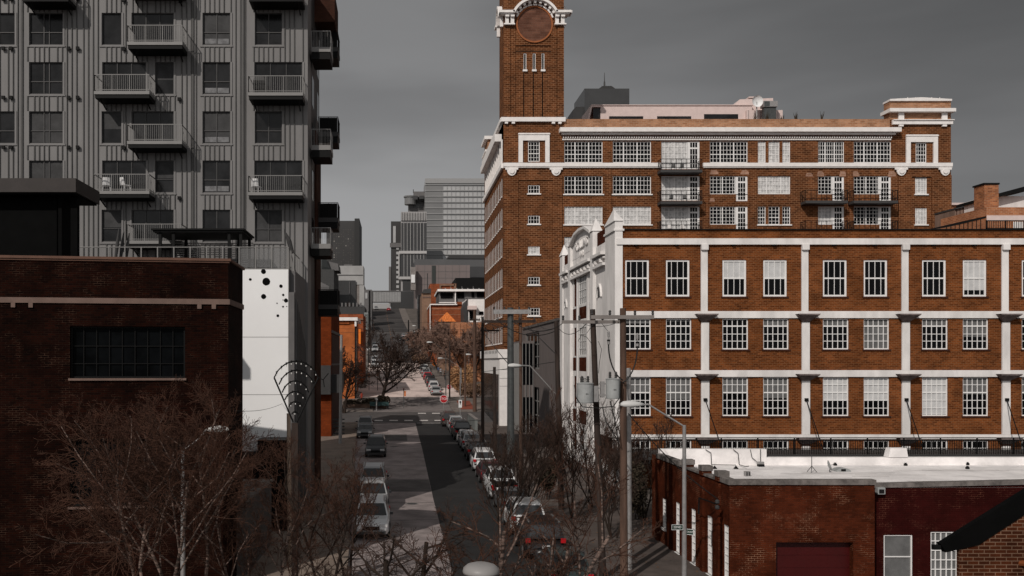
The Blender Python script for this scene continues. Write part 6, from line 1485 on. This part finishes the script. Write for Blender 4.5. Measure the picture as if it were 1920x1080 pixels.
for k,Y,c,l in (('sedan',216,'silver','silver car by the low brown shrub at the foot of the hill'),('sedan',226,'silver','silver car, second up the hill on the right'),('suv',236,'black','black off roader, third up the hill on the right'),('sedan',262,'silver','silver car parked higher on the hill beside the dark lamp post')):
    park(k,xr(Y),Y,0,c,l,'cars on the hill')
park('suv',xc(282)+4.0,282,0,'black','black car turning across the upper hill',group='cars on the hill',yaw=.9); park('sedan',xc(300)+4.3,300,0,'silver','small pale car above the turning black car on the hill',group='cars on the hill')
park('sedan',xc(462)+1.2,462,0,'red','tiny red car with lit looking tail lamps near the top of the hill',group='cars on the hill')
park('suv',xc(470)-5.2,470,1,'silver','tiny pale car at the top left of the hill street',group='cars on the hill')
for Y,c,l in ((206,'white','white truck facing the camera behind the spreading tree'),(214,'silver','silver truck above the white truck behind the spreading tree'),(243,'silver','silver car facing the camera at the left kerb of the hill'),(252,'dark','dark car facing the camera behind the silver one, left kerb of the hill')):
    park('suv',xc(Y)-5.2,Y,1,c,l,'cars on the hill')
# ---------------- people ----------------
def person(px,Y,h,top,legs,label,step=.25,face=0):
    x=X(px,Y); z=gz(Y)+.01
    V=[(0,0,.92,.15),(0,0,1.1,.14),(0,0,1.32,.165),(0,0,1.45,.11),(0,0,1.53,.055),(0,.01,1.62,.09),(0,.01,1.7,.085),
       (-.1,0,.88,.1),(-.11,step*.5,.48,.07),(-.11,step*.2,.08,.045),(-.11,step*.2+.16,.03,.035),
       (.1,0,.88,.1),(.11,-step*.3,.48,.07),(.11,-step,.1,.045),(.11,-step+.15,.04,.035),
       (-.2,0,1.4,.065),(-.25,-.06,1.12,.045),(-.24,.08,.88,.035),(-.24,.12,.8,.03),(.2,0,1.4,.065),(.25,.08,1.12,.045),(.24,.2,.92,.035),(.24,.25,.85,.03)]
    Eg=[(0,1),(1,2),(2,3),(3,4),(4,5),(5,6),(0,7),(7,8),(8,9),(9,10),(0,11),(11,12),(12,13),(13,14),(3,15),(15,16),(16,17),(17,18),(3,19),(19,20),(20,21),(21,22)]
    me=bpy.data.meshes.new('person'); me.from_pydata([v[:3] for v in V],Eg,[]); o=bpy.data.objects.new('tmp',me); COL.objects.link(o)
    sk=o.modifiers.new('s','SKIN'); sk.use_smooth_shade=True
    for i,v in enumerate(V): me.skin_vertices[0].data[i].radius=(v[3],v[3]*.8)
    me.skin_vertices[0].data[0].use_root=True
    o.modifiers.new('u','SUBSURF').levels=1
    bpy.context.view_layer.update(); m2=bpy.data.meshes.new_from_object(o.evaluated_get(bpy.context.evaluated_depsgraph_get())); bpy.data.objects.remove(o)
    m2.materials.clear()
    for mm in (mat('skin',(.3,.17,.12),.6,var=0),top,legs): m2.materials.append(mm)
    for p in m2.polygons:
        c=p.center; p.material_index=0 if c.z>1.5 or (abs(c.x)>.2 and c.z<.92) else (1 if c.z>.9 else 2)
    k=h/1.78; q=put('person',m2,None,(x,Y,z),face,label=label,cat='person',group='people by the road work sign'); q.scale=(k,k,k)
    hm=MB().lathe([(.05,1.6),(.1,1.63),(.105,1.7),(.08,1.78),(.02,1.81)],12,(0,-.01,0)).mesh('hair',M['bark'],smooth=True); put('hair',hm,q)
person(822,192,1.8,mat('blue_jacket',(.06,.09,.16),.8,var=0),M['black'],'person in a blue jacket walking beside the orange diamond sign')
person(826.5,188,1.85,mat('pale_shirt',(.4,.42,.45),.8,var=0),M['black'],'person in a pale top and dark trousers, right of the orange sign',face=.4)
person(834,180,1.75,M['black'],M['dgrey'],'person all in black walking nearest the lamp posts',.35,face=2.8)
# ---------------- trees ----------------
def limb(mb,p,d,L,r,lvl,rnd,P,m=0):
    n=max(2,int(4-lvl*.5)) if lvl<3 else 2; pts=[p]; dirs=[d]; c=p
    for i in range(n):
        d=(d+Vector((rnd.gauss(0,1),rnd.gauss(0,1),rnd.gauss(0,.7)))*P['wob']*(1+.3*lvl)+Vector((0,0,1))*P['up'][min(lvl,len(P['up'])-1)]).normalized(); c=c+d*(L/n); pts.append(c); dirs.append(d)
    r1=r*(.55 if lvl<P['lv'] else .4); tgt=mb[0] if lvl==0 or (lvl==1 and P.get('limbs')) else mb[1]
    sides=9 if lvl==0 else (6 if lvl==1 else (4 if lvl==2 else 3))
    for i in range(n): 
        a=r+(r1-r)*i/n; b=r+(r1-r)*(i+1)/n; tgt.tube(pts[i],pts[i+1],max(a,P['rmin']),max(b,P['rmin']*.8),sides,0 if lvl<P.get('bl',2) else 1,cap=False)
    if lvl>=P['lv']: return
    k=P['n'][lvl]; s0=P['s0'][lvl]
    for j in range(k):
        s=s0+(1-s0)*(j+rnd.random()*.8)/k; s=min(s,.999); i=min(int(s*n),n-1); q=pts[i]+(pts[i+1]-pts[i])*(s*n-i)
        ax=dirs[i+1]; t1=ax.orthogonal().normalized(); t2=ax.cross(t1); a=rnd.uniform(0,6.283) if lvl else 2.4*j+rnd.uniform(-.4,.4)
        ang=P['ang'][lvl]*rnd.uniform(.75,1.25); nd=(ax*math.cos(ang)+(t1*math.cos(a)+t2*math.sin(a))*math.sin(ang)).normalized()
        limb(mb,q,nd,L*P['len'][lvl]*rnd.uniform(.7,1.2)*(1.1-.45*s),max(r*(.62-.3*s),P['rmin']),lvl+1,rnd,P)
def tree(px,Y,h,stems,label,seed,P,mats,group=None,name='bare_tree',lean=0,cat='tree',zb=None):
    x=X(px,Y); z=gz(Y) if zb is None else zb; t=thing(name,(x,Y,z),label,cat,group); rnd=random.Random(seed); mb=(MB(),MB())
    for i in range(stems):
        a=6.28*i/stems+rnd.uniform(-.5,.5); o=Vector((x+.12*math.cos(a)*(stems>1),Y+.12*math.sin(a)*(stems>1),z-.05))
        sp_=P['spread']*(stems>1); d=Vector((math.cos(a)*sp_+lean,math.sin(a)*sp_,1)).normalized()
        limb(mb,o,d,h*P['tr']*rnd.uniform(.85,1.05),P['r0'],0,rnd,P)
    part('trunk',mb[0],mats,t); part('crown',mb[1],mats,t); return t
PB=dict(lv=4,wob=.13,up=[.06,.12,.12,.1],n=[10,8,7,6],s0=[.3,.2,.2,.2],ang=[.75,.7,.7,.7],len=[.55,.55,.5,.5],rmin=.0055,tr=.8,r0=.1,spread=.25,limbs=1)
bm_=[M['birch'],M['twigR']]; dm_=[M['bark'],M['twig']]; rm_=[M['bark'],M['twigR']]
tree(280,26,7.8,3,'pale barked birch with several stems and rust coloured twigs before the dark brick building',1,dict(PB,s0=[.5,.25,.2,.2],r0=.06,up=[.06,.1,.06,.03]),bm_,'birches in the foreground','birch_tree')
tree(345,27.5,7.8,2,'pale barked birch with forked trunk just left of the lower left street lamp',2,dict(PB,s0=[.5,.25,.2,.2],r0=.065,up=[.06,.1,.06,.03]),bm_,'birches in the foreground','birch_tree',lean=.03)
tree(488,27,5.6,2,'slender mottled birch leaning over in front of the concrete wall and white panel',3,dict(PB,r0=.05,n=[9,7,6,5]),bm_,'birches in the foreground','birch_tree',lean=.1)
tree(612,33,6.2,2,'dense rust brown bare tree between the fan sculpture and the left kerb',4,dict(PB,r0=.06,n=[9,7,6,5],up=[.08,.18,.15,.1]),rm_,'bare street trees')
tree(652,38,5.6,2,'smaller rust brown bare tree at the left kerb, right of the dense one',14,dict(PB,r0=.06,up=[.08,.18,.15,.1],n=[7,6,5,4]),rm_,'bare street trees')
PD=dict(PB,up=[.02,.0,-.05,-.12],ang=[.9,.8,.8,.8],r0=.1,rmin=.005,n=[8,6,5,4])
tree(742,23,5.6,1,'dark drooping bare tree in the middle, left of the two in front of the road',5,dict(PD,tr=.8,s0=[.35,.2,.2,.2]),dm_,'drooping bare trees')
tree(800,24,5.5,1,'dark drooping bare tree in the middle, right of the two in front of the road',6,dict(PD,tr=.8,s0=[.35,.2,.2,.2]),dm_,'drooping bare trees',lean=.12)
tree(622,25,4.6,1,'dark low spreading bare tree in front of the beige pavement',7,dict(PD,tr=.8,s0=[.4,.2,.2,.2]),dm_,'drooping bare trees')
tree(915,24,6.6,2,'leaning mottled birch with thick pale trunks crossing the parked cars',8,dict(PB,r0=.085,n=[7,6,6,5],up=[.03,.06,.08,.06]),bm_,'birches in the foreground','birch_tree',lean=.42)
tree(1010,25,5.6,1,'slender mottled birch with wide pale limbs right of the parked cars',9,dict(PB,r0=.075,n=[8,7,6,5],up=[.03,.06,.05,.03]),bm_,'birches in the foreground','birch_tree',lean=.2)
PV=dict(PB,up=[.1,.25,.25,.2],ang=[.5,.5,.5,.5],n=[9,6,5,3],s0=[.15,.2,.2,.2],tr=.75,r0=.05,rmin=.009)
for i,(px,Y,h,l) in enumerate(((940,47,6.6,'upright dark bare sapling at the kerb beside the white pickup'),(985,50,6.8,'upright dark bare sapling right of the white pickup'),(1075,52,7.0,'bushy bare sapling before the white ornate wall, left one'),(1115,56,7.2,'bushy bare sapling before the white ornate wall, right one'),(1205,52,6.6,'dark tangled bare tree between the wooden pole and the maroon wall'),(1150,46,5.0,'low twiggy bare tree beside the thick wooden pole'))):
    tree(px,Y,h,3,l,20+i,PV,dm_ if i!=2 else rm_,'bare saplings on the right pavement','bare_sapling')
PM=dict(PB,up=[.05,.08,.06,.04],ang=[.8,.75,.7,.7],n=[9,7,5,4],s0=[.28,.2,.2,.2],tr=.62,r0=.3,rmin=.034,lv=4)
tree(714,140,13.5,1,'wide spreading dark bare tree at the far left corner of the intersection',30,dict(PM,n=[11,8,6,4],ang=[.95,.8,.7,.7],len=[.9,.62,.55,.5]),dm_,'trees at the intersection')
tree(645,133,11.0,2,'dark bare tree beside the orange corner building, leaning left',31,dict(PM,r0=.2,len=[.7,.6,.55,.5]),dm_,'trees at the intersection',lean=.03)
dt=[M['bark'],mat('dry_twig',(.17,.105,.08),.9,var=.3,scale=1)]
for i,(px,Y,h,l) in enumerate(((800,215,11,'brown bare tree right of the hill street, leftmost of the clump'),(822,200,13,'brown bare tree in front of the red brick hall'),(850,185,14,'brown bare tree before the orange brick wall, middle of the clump'),(880,176,14,'dense brown bare tree rightmost of the clump by the warehouse'))):
    tree(px,Y,h,2,l,40+i,dict(PM,r0=.16,rmin=.045,n=[11,9,7,4],len=[.7,.62,.55,.5],spread=.45),dt,'brown trees behind the stop signs')
for i,(px,Y,h) in enumerate(((672,215,8),(700,250,8),(788,255,9),(684,300,9),(655,380,12))):
    tree(px,Y,h,2,['thin dark bare tree left of the hill street foot','thin dark bare tree at the left kerb of the hill','thin dark bare tree at the right kerb of the hill','small dark bare tree higher on the left of the hill','dark bare tree before the pale concrete cube'][i],50+i,dict(PM,r0=.12,rmin=.04,n=[6,5,4,2],spread=.25),dm_,'bare trees on the hill')
def shrub(name,px0,px1,py0,Y,depth,m,label,n=2500,s=.12,seed=0,z0=None,cat='shrub',group=None):
    xa,xb=X(px0,Y),X(px1,Y); z0=gz(Y) if z0 is None else z0; zt=Z(py0,Y); b=MB(); r=random.Random(seed); cx=(xa+xb)/2
    lumps=[(r.uniform(xa+.1*(xb-xa),xb-.1*(xb-xa)),Y+r.uniform(.2,.8)*depth,r.uniform(.45,.75),) for _ in range(9)]
    for _ in range(n):
        l=r.choice(lumps); u=Vector((r.gauss(0,1),r.gauss(0,1),r.gauss(0,1))).normalized()*r.uniform(.6,1)**.5
        w=(xb-xa)*.22; H=(zt-z0)
        c=Vector((min(max(l[0]+u.x*w,xa),xb),l[1]+u.y*depth*.3,z0+H*(l[2]+u.z*.35)))
        if c.z<z0: c.z=z0+r.random()*.3*H
        a=Vector((r.gauss(0,1),r.gauss(0,1),r.gauss(0,1))).normalized()*s; d=a.orthogonal().normalized()*s*.6
        b.face([c-a,c+d,c+a,c-d])
    t=thing(name,(cx,Y+depth/2,z0),label,cat,group); part('foliage',b,m,t)
    st=MB()
    for i in range(6): st.tube((cx+r.uniform(-.3,.3)*(xb-xa),Y+depth/2,z0),(cx+r.uniform(-.4,.4)*(xb-xa),Y+depth/2,z0+(zt-z0)*.6),.03,.02,5)
    part('stem',st,M['bark'],t)
shrub('hedge',846,893,688,158,3,M['gold'],'tall golden brown winter hedge behind the smaller stop sign',6000,.16,1,cat='hedge')
shrub('hedge',862,905,718,150,2,M['dryG'],'dry brown hedge at the foot of the dull brown pole',3000,.14,2,cat='hedge')
shrub('round_bush',706,732,743,139,3,M['hedge'],'round dark bush at the foot of the spreading tree',2500,.12,3,cat='bush')
shrub('low_hedge',642,706,748,139,2.5,M['hedge'],'long low dark hedge in the planter, left of the spreading tree',3500,.12,4,cat='hedge')
shrub('low_shrub',773,800,664,212,4,M['dryG'],'low russet shrub at the right kerb where the hill begins',2000,.16,5)
shrub('ivy_mass',1010,1050,862,58,2,M['hedge'],'dark tangle of shrubs at the foot of the reddish brown pole',2500,.09,6)
shrub('undergrowth',1185,1235,880,50,3,M['hedge'],'dark undergrowth beside the maroon building wall',4000,.08,7)
# litter of dry leaves on the near pavements
r=random.Random(77); b=MB()
for _ in range(1500):
    sd=r.random()<.5; Y=r.uniform(38,118); x=r.uniform(8.3,15) if sd else r.uniform(-5.5,xl(Y)-.1); z=gz(Y)+.135; a=r.uniform(0,6.28); s=r.uniform(.03,.07)
    b.face([(x+s*math.cos(a),Y+s*math.sin(a),z+.01),(x-s*math.sin(a)*.6,Y+s*math.cos(a)*.6,z+.02),(x-s*math.cos(a),Y-s*math.sin(a),z+.01),(x+s*math.sin(a)*.6,Y-s*math.cos(a)*.6,z+.004)])
put('leaf_litter',b.mesh('leaf_litter',mat('dry_leaf',(.16,.08,.035),.9,var=.4,scale=5)),label='dry brown leaves scattered over the pavements',cat='leaves',kind='stuff')
# manhole covers in the light lane
for x,Y,l in ((.9,58,'round iron manhole cover in the pale lane, nearer one'),(-.4,90,'round iron manhole cover in the pale lane, farther one')):
    t=thing('manhole_cover',(x,Y,gz(Y)+.012),l,'manhole cover','manhole covers'); o=ORG[t.name]
    part('ring',MB().lathe([(.42,0),(.42,.012),(.34,.012)],20,o),M['conc'],t); part('lid',MB().lathe([(.33,0),(.33,.016),(.1,.02)],20,o),M['dgrey'],t)
